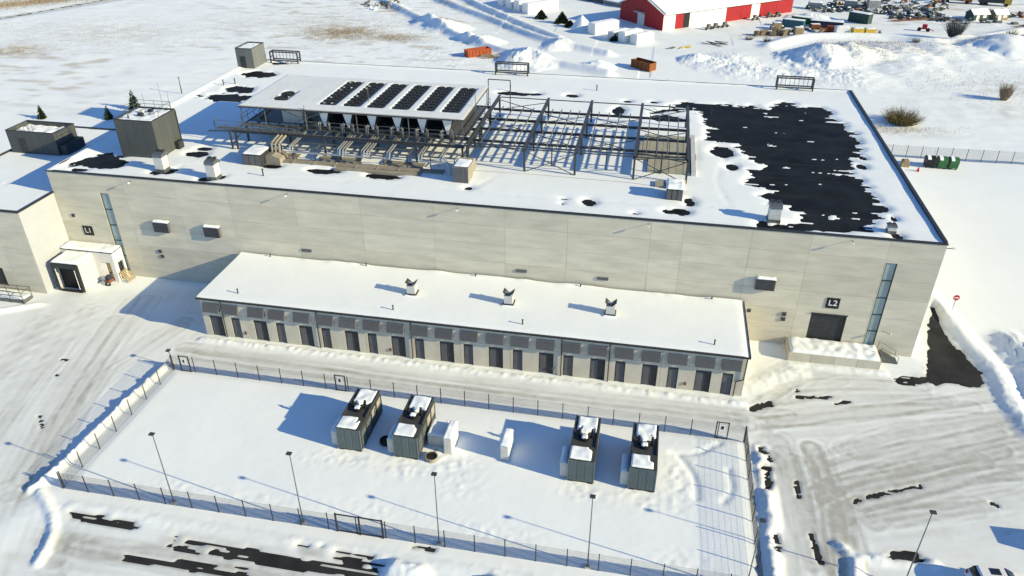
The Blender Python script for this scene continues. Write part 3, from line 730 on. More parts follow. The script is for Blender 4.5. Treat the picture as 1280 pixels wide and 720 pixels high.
ds = thing('dock_shelter', 'black-curtained dock shelter with white snow roof beside the cream wall', 'dock shelter', (-69.4, 71.5, 0))
MB().box(-67.75,-67.62,70.2,73.08,.15,4.0).build('side_wall', 'light_metal', ds)
MB().box(-71.2,-71.07,70.2,73.08,.15,4.0).build('side_wall', 'light_metal', ds)
MB().box(-71.22,-67.6,70.15,73.07,4.01,4.1).build('roof', 'light_metal', ds)
MB().snow(-71.25,-67.58,70.1,73.06,4.1,.2,.2,.3,.15,4).build('snow', 'snow', ds, True)
MB().box(-71.06,-67.76,70.9,71.0,.1,4.0).build('curtain', 'sign_black', ds)
fr = MB().box(-71.25,-70.9,69.98,70.19,.2,3.95).box(-67.92,-67.57,69.98,70.19,.2,3.95).box(-70.895,-67.925,69.98,70.19,3.4,3.95).build('seal_frame','charcoal',ds)
for x in (-70.75,-68.1): MB().box(x-.03,x+.03,69.93,69.975,.6,3.3).build('guide_stripe','sign_white',ds)
MB().box(-70.8,-68.0,69.98,70.2,.02,.3).build('bumper','rubber',ds)

# ================================================================= annex
AX0, AX1, AY, AB, AZ = -47.95, 11.45, 64.6, 75.0, 5.15
an = thing('annex', 'long low concrete annex with dark doors and sloped hoods under a snowy roof', 'annex', (AX0, AY, 0))
WD = [-46.35,-41.0,-35.62,-30.27,-24.97,-19.53,-14.16,-8.76,-3.35,2.01,7.38]
ND = [-44.0,-38.63,-33.27,-27.92,-22.58,-17.16,-11.8,-6.43,-1.02,4.35,9.77]
AH = [(x-.78,x+.78,.05,2.8) for x in WD]+[(x-.52,x+.52,.05,2.8) for x in ND]
ax = [AX0+.01]+[-45.3+k*2.68 for k in range(21)]+[AX1-.01]
MB().box(AX0+.05,AX1-.05,AY+.3,AB,0,4.8).build('wall_core','joint',an)
panel_wall(an, [AX0,-39.9,-34.1,-28.7,-23.4,-18.0,-12.6,-7.15,-2.2,3.1,AX1], [0,3.15,4.95], AH, AY, .28, 'annex_concrete', .012)
panel_wall(an, [64.9,70,75.0], [0,3.15,4.95], [], AX1, -.1, 'annex_concrete', axis_='x')
panel_wall(an, [64.9,70,75.0], [0,3.15,4.95], [], AX0, .1, 'annex_concrete', axis_='x')
def door(x, w, leafs):
    f = MB().box(x-w/2,x-w/2+.07,AY+.05,AY+.2,.05,2.78).box(x+w/2-.07,x+w/2,AY+.05,AY+.2,.05,2.78).box(x-w/2+.075,x+w/2-.075,AY+.05,AY+.2,2.52,2.78).build('door','charcoal',an)
    iw = (w-.15)/leafs
    for k in range(leafs):
        a = x-w/2+.075+k*iw
        MB().box(a+.01,a+iw-.01,AY+.12,AY+.17,.06,2.5).build('leaf','hood_grey' if k % 2 == 0 else 'charcoal',f)
        MB().box(a+.10,a+.13,AY+.09,AY+.118,.9,1.2).build('handle','galvanised',f)
for x in WD: door(x, 1.56, 2)
for x in ND: door(x, 1.04, 1)
LV = [-46.6,-44.3,-41.2,-38.74,-35.82,-33.1,-30.5,-27.77,-25.1,-22.4,-19.72,-17.0,-14.2,-11.53,-8.85,-6.14,-3.42,-.72,2.0,4.65,7.36,9.94]
hood = None
for x in LV:
    if hood is None:
        hood = MB().xprism([(AY-.004,4.48),(AY-.004,3.5),(AY-.42,3.44),(AY-.42,3.55),(AY-.10,4.48)], -.95, .95).build('hood','hood_grey',None)
        s_ = MB()
        for k in range(6):
            t = .08+k*.15; y = AY-.42+.32*t-.012; z = 3.55+.93*t
            s_.bar((-.9,y,z),(.9,y,z+.0), .03, .06)
        sl_ = s_.build('louvre','hood_grey',None); sl_.parent = hood
        for o_ in (hood, sl_):
            for v in o_.data.vertices: v.co.y -= AY; 
        hood.parent = an; hood.location = V3((x,AY,0))-root_loc(an)
    else:
        c = copy_tree(hood, V3((x,AY,0))-root_loc(an), an)
for x in (-45.35,-34.1,-23.4,-7.15,-2.2):
    MB().tube((x,AY-.12,4.9),(x,AY-.12,.1),.055,8).build('downpipe','charcoal',an)
MB().pipe([(11.35,AY-.12,4.9),(11.3,AY-.12,2.3),(10.6,AY-.12,1.95),(10.6,AY-.12,.1)],.055,8).build('downpipe','charcoal',an)
for x in (-43.0,-25.9,-8.0+.0,5.7): 
    MB().box(x-.10,x+.10,AY-.10,AY-.004,.75,1.1).build('hydrant_box','barrow_brown' if x != -8.0 else 'hood_grey',an)
MB().box(AX0-.12,AX1+.12,AY-.22,AB-.02,4.97,5.12).build('roof','light_metal',an)
MB().box(AX0-.16,AX1+.16,AY-.30,AY-.225,4.98,5.16).build('gutter','dark_trim',an)
MB().box(AX1+.125,AX1+.18,AY-.22,AB-.02,4.98,5.2).build('verge_trim','dark_trim',an)
MB().box(AX0-.18,AX0-.125,AY-.22,AB-.02,4.98,5.16).build('verge_trim','dark_trim',an)
sx = np.arange(AX0-.1,AX1+.12,.3); sy = np.arange(AY-.2,AB-.01,.26); A_, B_ = np.meshgrid(sx, sy)
sz = 5.28+.04*fbm(A_*.3,B_*.3,3,8)+.012*fbm(A_*1.4,B_*1.4,3,12)
sz += .10*np.exp(-((AB-B_)/.8)**2)*sst(-.1,.2,fbm(A_*.3,B_*.3,3,19))*1.6-.08*np.exp(-((AX1+.1-A_)/.5)**2)-.07*np.exp(-((B_-AY+.2)/.3)**2)
grid_mesh('roof_snow', sx, sy, sz, 'snow', None, an)
# ================================================================= rooftop penthouses
def penthouse(label, x0, x1, y0, y1, z0, z1, par=.25, door_x=None, cw=1.25, cm='grey_panel'):
    p = thing('rooftop_penthouse', label, 'penthouse', ((x0+x1)/2, (y0+y1)/2, z0))
    MB().box(x0+.06, x1-.06, y0+.06, y1-.06, z0, z1-par).build('core', 'charcoal', p)
    n = max(2, int(round((x1-x0)/cw)))
    for i in range(n):
        a = x0+(x1-x0)*i/n; b = x0+(x1-x0)*(i+1)/n
        for y, yy in ((y0, y0+.05), (y1-.05, y1)):
            MB().box(a+.012, b-.012, y, yy, z0, z1).build('cladding_panel', cm, p)
    n = max(2, int(round((y1-y0)/cw)))
    for i in range(n):
        a = y0+.06+(y1-y0-.12)*i/n; b = y0+.06+(y1-y0-.12)*(i+1)/n
        for x, xx in ((x0, x0+.05), (x1-.05, x1)):
            MB().box(x, xx, a+.012, b-.012, z0, z1).build('cladding_panel', cm, p)
    m = MB().box(x0-.03,x1+.03,y0-.03,y0+.12,z1,z1+.06).box(x0-.03,x1+.03,y1-.12,y1+.03,z1,z1+.06).box(x0-.03,x0+.12,y0+.125,y1-.125,z1,z1+.06).box(x1-.12,x1+.03,y0+.125,y1-.125,z1,z1+.06)
    m.build('parapet_cap', 'dark_trim', p)
    if door_x is not None:
        dd = MB().box(door_x-.5, door_x+.5, y0-.04, y0-.002, z0+.1, z0+2.2).build('door', 'charcoal', p)
        MB().box(door_x+.32, door_x+.38, y0-.08, y0-.042, z0+1.05, z0+1.2).build('handle', 'galvanised', dd)
    return p
pA = penthouse('tall grey clad penthouse with antennas near the front roof edge', -66.2,-60.9,81.45,86.6,13.7,18.72)
MB().snow(-66.05,-61.05,81.6,86.45,18.4,.28,.2,.3,.1,11).build('snow','snow',pA,True)
MB().box(-60.88,-60.3,84.9,86.0,13.7,14.9).build('intake_hood','charcoal',pA)
MB().bar((-60.85,86.5,13.8),(-60.85,86.5,18.6),.12,.12).build('downpipe','charcoal',pA)
for k, (x, y, h) in enumerate(((-62.0,85.9,3.6),(-61.2,86.2,2.4),(-64.5,85.8,2.2),(-65.2,84.6,1.2))):
    MB().tube((x,y,18.6),(x,y,18.7+h),.035,6,.018).build('antenna','galvanised',pA)
for z in (19.3,19.75):
    MB().pipe([(-65.9,83.8,z),(-65.9,86.3,z),(-61.2,86.3,z),(-61.2,83.5,z)],.028,6).build('rail','galvanised',pA)
for x, y in ((-65.9,83.8),(-65.9,86.3),(-63.5,86.3),(-61.2,86.3),(-61.2,83.5)):
    MB().tube((x,y,18.6),(x,y,19.8),.03,6).build('rail_post','galvanised',pA)
for k, (x, y) in enumerate(((-64.3,84.6),(-63.2,84.9),(-62.3,84.2),(-63.6,83.4))):
    MB().box(x-.3,x+.3,y-.22,y+.22,18.5,18.98+.1*(k%2)).build('equipment_box',('light_metal','charcoal')[k%2],pA)
MB().tube((-64.6,82.3,18.5),(-64.6,82.3,19.1),.09,8).build('vent_pipe','steel',pA)
pB = penthouse('small grey clad penthouse with a dark door at the rear roof corner', -72.1,-69.0,122.7,127.3,13.7,17.25,.2,-70.9,cm='grey_panel_lit')
MB().snow(-72.0,-69.1,122.85,127.1,17.0,.2,.2,.4,.1,12).build('snow','snow',pB,True)
pC = penthouse('grey clad penthouse on the lower side wing roof', -87.2,-79.75,86.1,90.3,11.05,14.3,1.0,-85.0)
MB().snow(-87.05,-79.9,86.25,90.15,13.32,.45,.25,.5,.0,13).build('snow','snow',pC,True)
MB().pipe([(-84.6,86.6,13.5),(-84.6,86.6,15.1),(-84.6,87.4,15.1),(-84.6,87.4,13.5)],.03,6).pipe([(-84.0,86.6,13.5),(-84.0,86.6,15.1),(-84.0,87.4,15.1),(-84.0,87.4,13.5)],.03,6).build('ladder_hoop','galvanised',pC)
MB().xprism([(86.4,12.6),(90.0,12.6),(90.0,11.3),(86.4,11.3)],-79.74,-78.6).build('louvre_bank','charcoal',pC)
# thin mast behind the side wing
one(MB().tube((-101.3,147.8,0),(-101.3,147.8,3.6),.12,8,.07).tube((-101.3,147.8,3.6),(-101.3,147.8,3.75),.16,8),'marker_post','steel','thin dark marker post standing in the snow field behind the hall','post',(-101.3,147.8,0))

# ================================================================= vents with open flaps
def flap_vent(label, x, y, z, w, h, root_name='roof_vent', group=None, base=True):
    v = thing(root_name, label, 'roof vent', (x, y, z), group)
    if base: MB().box(x-w*.62,x+w*.62,y-w*.62,y+w*.62,z-.2,z+.22).build('curb','dark_trim',v)
    MB().box(x-w/2,x+w/2,y-w/2,y+w/2,z+.2,z+h*.72).build('duct','light_metal',v)
    for s in (-1,1):
        MB().bar((x+s*w*.10,y,z+h*.72),(x+s*w*.62,y,z+h), w*1.0, .05).build('flap','charcoal',v)
    MB().box(x-w*.45,x+w*.45,y-.03,y+.03,z+h*.72,z+h*.9).build('divider','light_metal',v)
    MB().snow(x-w*.8,x+w*.8,y-w*.8,y-w*.63,z,.16,.1,.4,.06,x).build('snow','snow',v,True)
    return v
for x, w in ((-24.7,'nearest the ramp yard'),(-13.7,'middle one of three'),(-2.65,'nearest the L2 door')):
    flap_vent('small white roof vent with black open flaps on the annex roof, '+w, x, 69.6, 5.25, .95, 1.65, group='vents on the annex roof')
def hood_vent(label, x, y, z, w, h):
    v = thing('hooded_vent', label, 'roof vent', (x, y, z))
    MB().box(x-w*.55,x+w*.55,y-w*.55,y+w*.55,z-.2,z+.3).build('curb','galvanised',v)
    MB().box(x-w/2,x+w/2,y-w/2,y+w/2,z+.25,z+h*.78).build('duct','light_metal',v)
    MB().xprism([(y-w*.55,z+h*.78),(y+w*.55,z+h*.78),(y+w*.75,z+h*.70),(y+w*.8,z+h*.86),(y+w*.2,z+h),(y-w*.45,z+h*.92)],x-w*.55,x+w*.55).build('cowl','galvanised',v)
    for s in (-.27,.27): MB().box(x+s*w-.16*w,x+s*w+.16*w,y+w*.1,y+w*.5,z+h*.97,z+h*1.06).build('grille','charcoal',v)
hood_vent('pale metal gooseneck vent in front of the tall grey penthouse', -58.6,78.3,13.85,1.15,2.35)
hood_vent('pale metal gooseneck vent between the tall penthouse and the roof hatch', -51.2,77.3,13.85,1.15,2.35)
hood_vent('pale metal gooseneck vent beside the bare black roof area', 13.5,78.0,13.85,1.2,2.0)
hood_vent('short metal vent near the outer front roof corner', 25.2,77.3,13.85,.8,.9)
for x, y in ((-44.1,74.5),(-31.9,74.5),(-18.6,74.5),(-43.8,65.9),(-25.7,65.9),(-6.4,74.5),(8.1,74.5),(-11.5,65.8),(8.1,65.8)):
    h = .55 if y < 70 else .3
    one(MB().tube((x,y,5.1),(x,y,5.25+h),.07,8).tube((x,y,5.25+h),(x,y,5.32+h),.10,8),'vent_pipe','dark_trim','short dark vent pipe in the annex roof snow '+('near the eave gutter' if y < 70 else 'against the tall concrete wall'),'vent pipe',(x,y,5.1),'stub pipes on the annex roof')
for x, y, w in ((-69.3,112.6,'outer of two by the bare strips'),(-9.5,121,'behind the empty steel frame'),(-23,118.5,'behind the end of the chiller deck'),(2.0,113,'behind the last bay of the steel frame'),(8,112,'at the edge of the bare black area'),(-45.6,78.8,'in front of the dark hatch box'),(-67.8,113.6,'inner of two by the bare strips')):
    one(MB().tube((x,y,13.7),(x,y,14.7),.08,8).tube((x,y,14.7),(x,y,14.8),.12,8),'vent_pipe','dark_trim','slim dark vent pipe on the main roof, '+w,'vent pipe',(x,y,13.7),'stub pipes on the main roof')

# roof hatches and duct boxes
def duct_box(label, x0, x1, y0, y1, z1, mt, snow=True):
    b = thing('duct_box', label, 'duct', ((x0+x1)/2,(y0+y1)/2,13.7))
    MB().box(x0,x1,y0,y1,13.68,z1).build('casing',mt,b)
    MB().box(x0-.05,x1+.05,y0-.05,y1+.05,z1,z1+.06).build('lid','galvanised',b)
    n = 3
    for k in range(n):
        a = x0+(x1-x0)*k/n; MB().box(a+.05,a+(x1-x0)/n-.05,y0-.03,y0-.002,13.95,z1-.12).build('front_panel','hood_grey',b)
    if snow: MB().snow(x0,x1,y0,y1,z1+.06,.15,.15,.4,.1,x0).build('snow','snow',b,True)
    return b
dA = duct_box('beige duct box with snow on its lid at the end of the chiller deck', -22.6,-20.8,81.2,83.4,15.9,'beige')
MB().xprism([(83.45,13.7),(85.9,13.7),(85.9,15.2),(85.0,15.6),(83.45,15.3)],-22.7,-21.0).build('riser','beige',dA)
dB = duct_box('dark hatch box with beige risers below the catwalk', -49.6,-47.2,81.6,84.6,15.3,'charcoal')
MB().yprism([(-47.1,13.7),(-45.2,13.7),(-45.2,14.6),(-46.2,15.0),(-47.1,14.9)],82.6,84.8).build('riser','beige',dB)
for k in range(3): MB().pipe([(-46.8+k*.5,84.0,14.9),(-46.8+k*.5,84.2,16.0),(-46.8+k*.5,86.2,16.3)],.16,8).build('pipe','beige',dB)
dC = duct_box('dark duct box with a thick snow lid under the last steel frame', 2.1,3.9,81.0,83.2,15.2,'charcoal')
MB().snow(2.0,4.0,80.9,83.3,15.26,.35,.15,.3,.15,21).build('snow','snow',dC,True)
MB().tube((3.9,84.2,13.75),(3.9,85.2,14.6),.35,10).build('elbow','plinth',dC)
one(MB().box(.8,2.0,84.3,85.9,13.7,14.15).box(2.1,3.6,84.0,85.8,13.7,14.3),'roof_plinth','plinth','low pale plinths under the foot of the last steel frame','plinth',(2,85,13.7))

# ================================================================= chiller platform
pf = thing('chiller_platform', 'grey steel platform with catwalk and railings carrying the chillers', 'platform', (-39, 94, 13.7))
PX0, PX1, PY0, PY1, PZt = -53.0, -22.6, 86.4, 102.4, 16.5
GY = [86.5, 89.4, 93.0, 97.0, 102.2]; GX = [-52.9,-46.9,-40.8,-34.8,-28.7,-22.8]
for x in GX:
    for y in GY:
        q = MB().bar((x,y,13.72),(x,y,PZt-.28),.22,.22).box(x-.28,x+.28,y-.28,y+.28,13.7,13.78).build('post','steel',pf)
for y in GY: MB().ibeam((PX0-.3,y,PZt-.18),(PX1+.1,y,PZt-.18),.2,.34).build('beam','steel',pf)
k = 0; x = PX0
while x <= PX1+.01:
    MB().ibeam((x,PY0+.02,PZt-.08),(x,PY1,PZt-.08),.12,.16,.02).build('joist','galvanised',pf); x += 1.52
# open grating walkway along the front: bars
for y0, y1, x0, x1 in ((88.2,89.3,-53,-22.6),(86.5,87.3,-55.6,-44.0)):
    m = MB(); x = x0
    while x < x1: m.bar((x,y0,PZt+.03),(x,y1,PZt+.03),.03,.05); x += .12
    for y in (y0,y1): m.bar((x0,y,PZt+.03),(x1,y,PZt+.03),.06,.10)
    gr_ = m.build('grating','galvanised',pf); gr_['kind'] = 'stuff'
MB().box(-52.6,-23,90.0,101.5,PZt,PZt+.06).build('deck','hood_grey',pf)
def railing(root, pts, h=1.1, mt='galvanised', sp=1.6):
    for a, b in zip(pts, pts[1:]):
        a, b = V3(a), V3(b); n = max(1, int((b-a).length/sp))
        for z in (h, h*.55): MB().bar(a+Vector((0,0,z)), b+Vector((0,0,z)), .05, .05).build('rail',mt,root)
        for i in range(n+1):
            p = a+(b-a)*i/n; MB().bar(p, p+Vector((0,0,h)), .05, .05).build('rail_post',mt,root)
railing(pf, [(-55.6,87.35,PZt+.05),(-55.6,86.45,PZt+.05),(-44.0,86.45,PZt+.05)])
railing(pf, [(-44.0,88.15,PZt+.05),(-22.7,88.15,PZt+.05)])
railing(pf, [(-22.7,88.15,PZt+.05),(-22.7,102.2,PZt+.05)])
railing(pf, [(-53.2,89.0,PZt+.05),(-53.2,101.0,PZt+.05)])
# cantilever end of the catwalk
MB().bar((-53.6,86.4,13.72),(-53.6,86.4,PZt-.1),.2,.2).build('post','steel',pf)
MB().bar((-53.6,86.4,14.4),(-51.9,86.4,PZt-.2),.12,.12).build('brace','steel',pf)
MB().bar((-57.0,87.0,PZt-.55),(-53.6,87.0,PZt-.35),.5,.10).build('step_plate','galvanised',pf)
# stair flight at the left end, under the deck
for s in (0,.9): MB().bar((-51.6,91.0+s,PZt+.1),(-48.6,91.0+s,PZt+2.4),.06,.25).build('stringer','steel',pf)
for k in range(9): MB().box(-51.5+k*.33,-51.2+k*.33,91.05,91.85,PZt+.25+k*.255,PZt+.29+k*.255).build('tread','steel',pf)
railing(pf, [(-51.6,91.0,PZt+.2),(-48.6,91.0,PZt+2.4)], 1.0, 'steel')
# front truss braces under the deck edge
for a in (-49.5,-46.2): pass
for x0, x1 in ((-47.0,-41.2),): 
    MB().bar((x0,88.3,PZt+.2),(x1,88.3,19.0),.08,.08).build('brace','galvanised',pf); MB().bar((x0,88.3,19.0),(x1,88.3,PZt+.2),.08,.08).build('brace','galvanised',pf)
# front low frame with cross members (pipe supports)
for y in (84.4, 86.0): MB().bar((-47.5,y,15.6),(-23.2,y,15.6),.10,.12).build('pipe_rack_beam','galvanised',pf)
for k in range(9):
    x = -47.3+k*3.0
    MB().bar((x,84.4,15.52),(x+.25,86.4,15.52),.10,.10).build('pipe_rack_arm','galvanised',pf)
    MB().bar((x,84.4,13.72),(x,84.4,15.5),.10,.10).build('post','steel',pf)
# silver pipe loops
LP = [(-44.3,-37.7),(-37.3,-34.6),(-34.2,-31.3),(-27.6,-24.6)]
for a, b in LP:
    for o_ in (0,.32):
        MB().pipe([(a+o_,88.9,16.2),(a+o_,86.2,16.0),(a+o_,84.0+o_*.4,15.9),(a+o_,83.7+o_*.4,15.2),(b-o_,83.7+o_*.4,15.2),(b-o_,84.0+o_*.4,15.9),(b-o_,86.2,16.0),(b-o_,88.9,16.2)],.095,8).build('pipe','pipe_silver',pf)
MB().pipe([(-46,87.2,16.15),(-23,87.2,16.15)],.14,8).build('pipe','pipe_silver',pf)
MB().pipe([(-46,87.7,15.9),(-23,87.7,15.9)],.14,8).build('pipe','pipe_silver',pf)
MB().pipe([(-24.6,84.1,15.9),(-23.9,83.6,15.2),(-23.6,83.2,13.8)],.14,8).build('pipe','pipe_silver',pf)
# white infill roof deck round the fans
DX0, DX1, DY0, DY1, DZ = -52.6, -22.9, 87.9, 102.2, 19.3
SC = [-41.45,-38.25,-35.0,-31.7,-28.45,-25.2]
FY0, FY1, SW = 90.15, 100.5, 2.12
DH = [(x-SW/2,x+SW/2,FY0,FY1) for x in SC]+[(-49.2,-47.5,90.6,94.7)]
dk = thing('screen_roof', 'flat white snow-covered roof deck framing six rows of chiller fans', 'roof deck', (-38, 95, 16.5))
cells = cut_rect((DX0,DX1,DY0,DY1), DH)
m = MB()
for a, b, c, d_ in cells: m.box(a,b,c,d_,DZ-.14,DZ-.02)
m.build('deck_sheet','white_paint',dk)
snx = np.arange(DX0+.02,DX1,.22); sny = np.arange(DY0+.02,DY1,.22); A_, B_ = np.meshgrid(snx, sny)
sz = DZ+.10+.03*fbm(A_*.5,B_*.5,3,4)+.02*fbm(A_*2,B_*2,3,5)
for a, b, c, d_ in DH:
    q = (A_ > a-.04) & (A_ < b+.04) & (B_ > c-.04) & (B_ < d_+.04); sz[q] = DZ-.12
e_ = np.minimum(np.minimum(A_-DX0,DX1-A_),np.minimum(B_-DY0,DY1-B_)); sz = np.where(e_ < .2, np.minimum(sz,DZ+.03), sz)
grid_mesh('frosted_top', snx, sny, sz, 'sheet_grey', None, dk)
for p, q in (((DX0,DY0),(DX1,DY0)),((DX0,DY1),(DX1,DY1)),((DX0,DY0),(DX0,DY1)),((DX1,DY0),(DX1,DY1))):
    MB().bar((*p,DZ-.16),(*q,DZ-.16),.10,.20).build('fascia','steel',dk)
for x in (-52.4,-49.2,-43.6,-36.8,-30.0,-23.1):
    for y in (88.05,102.0): MB().bar((x,y,PZt+.06),(x,y,DZ-.2),.10,.10).build('post','galvanised',dk)
MB().tube((-36.6,92.2,DZ),(-36.6,92.2,DZ+2.0),.04,6).build('lightning_rod','galvanised',dk)
MB().tube((-22.6,93,DZ-2),(-22.6,93,DZ+1.8),.04,6).build('lightning_rod','galvanised',dk)
MB().tube((-43.6,87.9,DZ-2.5),(-43.6,87.9,DZ+.5),.05,6).build('lightning_rod','galvanised',dk)

# fan prototype
def fan_mesh():
    r = .5; m = MB(); n = 14
    for i in range(n):
        a0, a1 = 2*math.pi*i/n, 2*math.pi*(i+1)/n
        c0, s0, c1, s1 = math.cos(a0), math.sin(a0), math.cos(a1), math.sin(a1)
        m.add([(r*c0,r*s0,0),(r*c1,r*s1,0),(r*c1,r*s1,.16),(r*c0,r*s0,.16),((r-.05)*c0,(r-.05)*s0,.16),((r-.05)*c1,(r-.05)*s1,.16),((r-.05)*c1,(r-.05)*s1,-.2),((r-.05)*c0,(r-.05)*s0,-.2)],
              [(0,1,2,3),(3,2,5,4),(4,5,6,7)], 0)
    for k in range(5):
        a = 2*math.pi*k/5; t = a+.75
        m.add([(.1*math.cos(a),.1*math.sin(a),-.02),(.44*math.cos(a),.44*math.sin(a),-.05),(.44*math.cos(t),.44*math.sin(t),.05),(.1*math.cos(t),.1*math.sin(t),.05)],[(0,1,2,3)],0)
    m.tube((0,0,-.1),(0,0,.09),.13,10,m=0)
    for rr in (.2,.34): 
        for i in range(n):
            a0, a1 = 2*math.pi*i/n, 2*math.pi*(i+1)/n
            m.bar((rr*math.cos(a0),rr*math.sin(a0),.15),(rr*math.cos(a1),rr*math.sin(a1),.15),.014,.014,m=1)
    for k in range(4):
        a = math.pi*k/4+.2; m.bar((-.46*math.cos(a),-.46*math.sin(a),.15),(.46*math.cos(a),.46*math.sin(a),.15),.014,.014,m=1)
    return m
fan0 = None
ords = ['outermost, by the stair end','second from the stair end','third from the stair end','fourth from the stair end','fifth from the stair end','last, beside the open steel frame']
rf = random.Random(3)
for i, xc in enumerate(SC):
    ch = thing('chiller', 'V-shaped chiller with a double row of black fans, '+ords[i], 'chiller', (xc, 88.6, PZt+.06), 'chillers under the white deck')
    top, bot = DZ-.2, PZt+.5
    for s in (-1,1):
        MB().yprism([(xc+s*.10,bot),(xc+s*.22,bot),(xc+s*.80,top),(xc+s*.68,top)][::s],88.85,101.75).build('coil','coil',ch)
    for y in (88.75,101.85):
        MB().yprism([(xc-.70,top),(xc-.6,top+.01),(xc+.6,top+.01),(xc+.70,top),(xc+.10,bot),(xc-.10,bot)],y-.05,y+.05).build('end_plate','white_paint',ch)
    MB().box(xc-.3,xc+.3,88.7,101.9,PZt+.06,bot).build('base_frame','steel',ch)
    for s in (-.75,.75):
        MB().pipe([(xc+s*.5,88.6,PZt+.9),(xc+s,88.45,PZt+1.0),(xc+s,88.45,PZt-.3)],.07,8).build('pipe','pipe_silver',ch)
        MB().pipe([(xc+s*.75,88.6,PZt+1.2),(xc+s*.8,88.5,PZt-.2)],.05,6).build('pipe','pipe_silver',ch)
    MB().box(xc-SW/2+.005,xc+SW/2-.005,FY0+.005,FY1-.005,DZ-.3,DZ-.24).build('fan_plate','fan_black',ch)
    nf = 9
    for a in (-1,1):
        for k in range(nf):
            loc = Vector((xc+a*.53, FY0+(k+.5)*(FY1-FY0)/nf, DZ-.02))-root_loc(ch)
            if fan0 is None:
                fan0 = fan_mesh().build('fan',['fan_black','steel'],None); f_ = fan0; f_.parent = ch; f_.location = loc
            else: f_ = hold(fan0, ch, loc)
            if i < 2 and rf.random() < .38:
                w = Vector((xc+a*.53, FY0+(k+.5)*(FY1-FY0)/nf, 0))
                MB().snow(w.x-.3,w.x+.05,w.y-.2,w.y+.25,DZ+.04,.10,.1,.3,.1,k+i).build('snow','snow',ch,True)
for k in range(2):
    loc = Vector((-48.35, 91.6+k*2.0, DZ-.02)); o_ = tag(hold(fan0, None, loc), 'round black exhaust fan set alone in the white deck', 'fan', 'pair of separate fans'); o_.scale = (1.6,1.6,1.2)
one(MB().box(-49.15,-47.55,90.65,94.65,DZ-.6,DZ-.24),'fan_housing','fan_black','dark housing under the separate pair of fans in the white deck','fan housing',(-48.3,92.6,DZ-.6))
# plant cabinets and ducts under the deck, left end
cb = thing('plant_cabinet','tall white plant cabinet under the left end of the deck','cabinet',(-46.6,91.5,16.56))
MB().box(-48.0,-45.2,90.4,93.0,16.56,18.9).build('casing','white_paint',cb)
for k in range(3): MB().box(-47.95+k*.93,-47.08+k*.93,90.36,90.398,16.7,18.8).build('door','light_metal',cb)
# beige duct line lying on the roof in front
q = thing('roof_duct','long flat beige sectioned duct lying on the roof below the pipe rack','duct',(-36,84.5,13.7))
for k in range(8):
    a = -46.5+k*2.75
    if a > -26.5: break
    MB().box(a,a+2.55,83.2,84.3,13.7,14.06).build('section','beige',q); MB().box(a+2.56,a+2.74,83.1,84.4,13.7,14.10).build('flange','beige',q)
    if k % 3 != 1: MB().box(a,a+2.6,84.7,86.0,13.7,14.08).build('section','beige',q)
one(MB().xprism([(82.2,13.7),(82.9,13.7),(82.9,14.05),(82.2,14.0)],-38,-27),'roof_kerb','beige','long low beige kerb in front of the duct run','kerb',(-32,82.5,13.7))

# ================================================================= bare steel frame for more chillers
sf = thing('open_gantry', 'open dark steel frame of portals, purlins and joists standing empty on the roof', 'steel frame', (-9, 96, 13.7))
FX = [-22.1,-15.0,-8.85,-1.85,4.3]; FB, FF, FZ = 105.8, 86.1, 17.0
for x in FX:
    for y in (FB, 99.6, 93.0, FF):
        MB().bar((x,y,13.75),(x,y,FZ-.4),.24,.24).build('post','steel',sf); MB().box(x-.35,x+.35,y-.35,y+.35,13.7,13.85).build('base_plate','steel',sf)
    MB().ibeam((x,FF-.2,FZ-.2),(x,FB+.2,FZ-.2),.36,.40,.04).build('portal_beam','steel',sf)
for y in (100.9,96.8,92.8,88.5):
    for a, b in zip(FX, FX[1:]): MB().ibeam((a+.19,y,FZ-.42),(b-.19,y,FZ-.42),.22,.28,.03).build('purlin','steel',sf)
for y in (FB, FF, 86.9):
    for a, b in zip(FX, FX[1:]): MB().bar((a+.19,y,FZ-.25),(b-.19,y,FZ-.25),.10,.12).build('edge_beam','steel',sf)
for a, b in zip(FX, FX[1:]):
    for k in range(1, 5):
        x = a+(b-a)*k/5; MB().bar((x,87.0,FZ-.21),(x,101.6,FZ-.21),.12,.12).build('joist','galvanised',sf)
for i, (a, b) in enumerate(zip(FX, FX[1:])):
    for y0, y1 in ((FB,100.9),(96.8,92.8),(88.5,FF)) if i in (0,3) else ((100.9,96.8),(92.8,88.5)):
        MB().bar((a+.2,y0-.2,FZ-.62),(b-.2,y1+.2,FZ-.62),.08,.08).build('brace','steel',sf)
        MB().bar((a+.2,y1+.2,FZ-.64),(b-.2,y0-.2,FZ-.64),.08,.08).build('brace','steel',sf)
for a, b in ((-15.0,-8.85),(-1.85,4.3)):
    MB().bar((a+.1,FF,13.9),(b-.1,FF,FZ-.5),.08,.08).build('brace','steel',sf); MB().bar((a+.1,FF,FZ-.5),(b-.1,FF,13.9),.08,.08).build('brace','steel',sf)
for x in (-12,-5.3,1.3):
    MB().bar((x,88.5,13.75),(x,88.5,FZ-.56),.14,.14).build('post','steel',sf)
for x0 in (-23.9,): 
    MB().pipe([(x0,106.5,13.7),(x0,106.5,19.0),(x0+3.2,106.5,19.0),(x0+3.2,106.5,13.7)],.07,6).build('goal_frame','steel',sf)
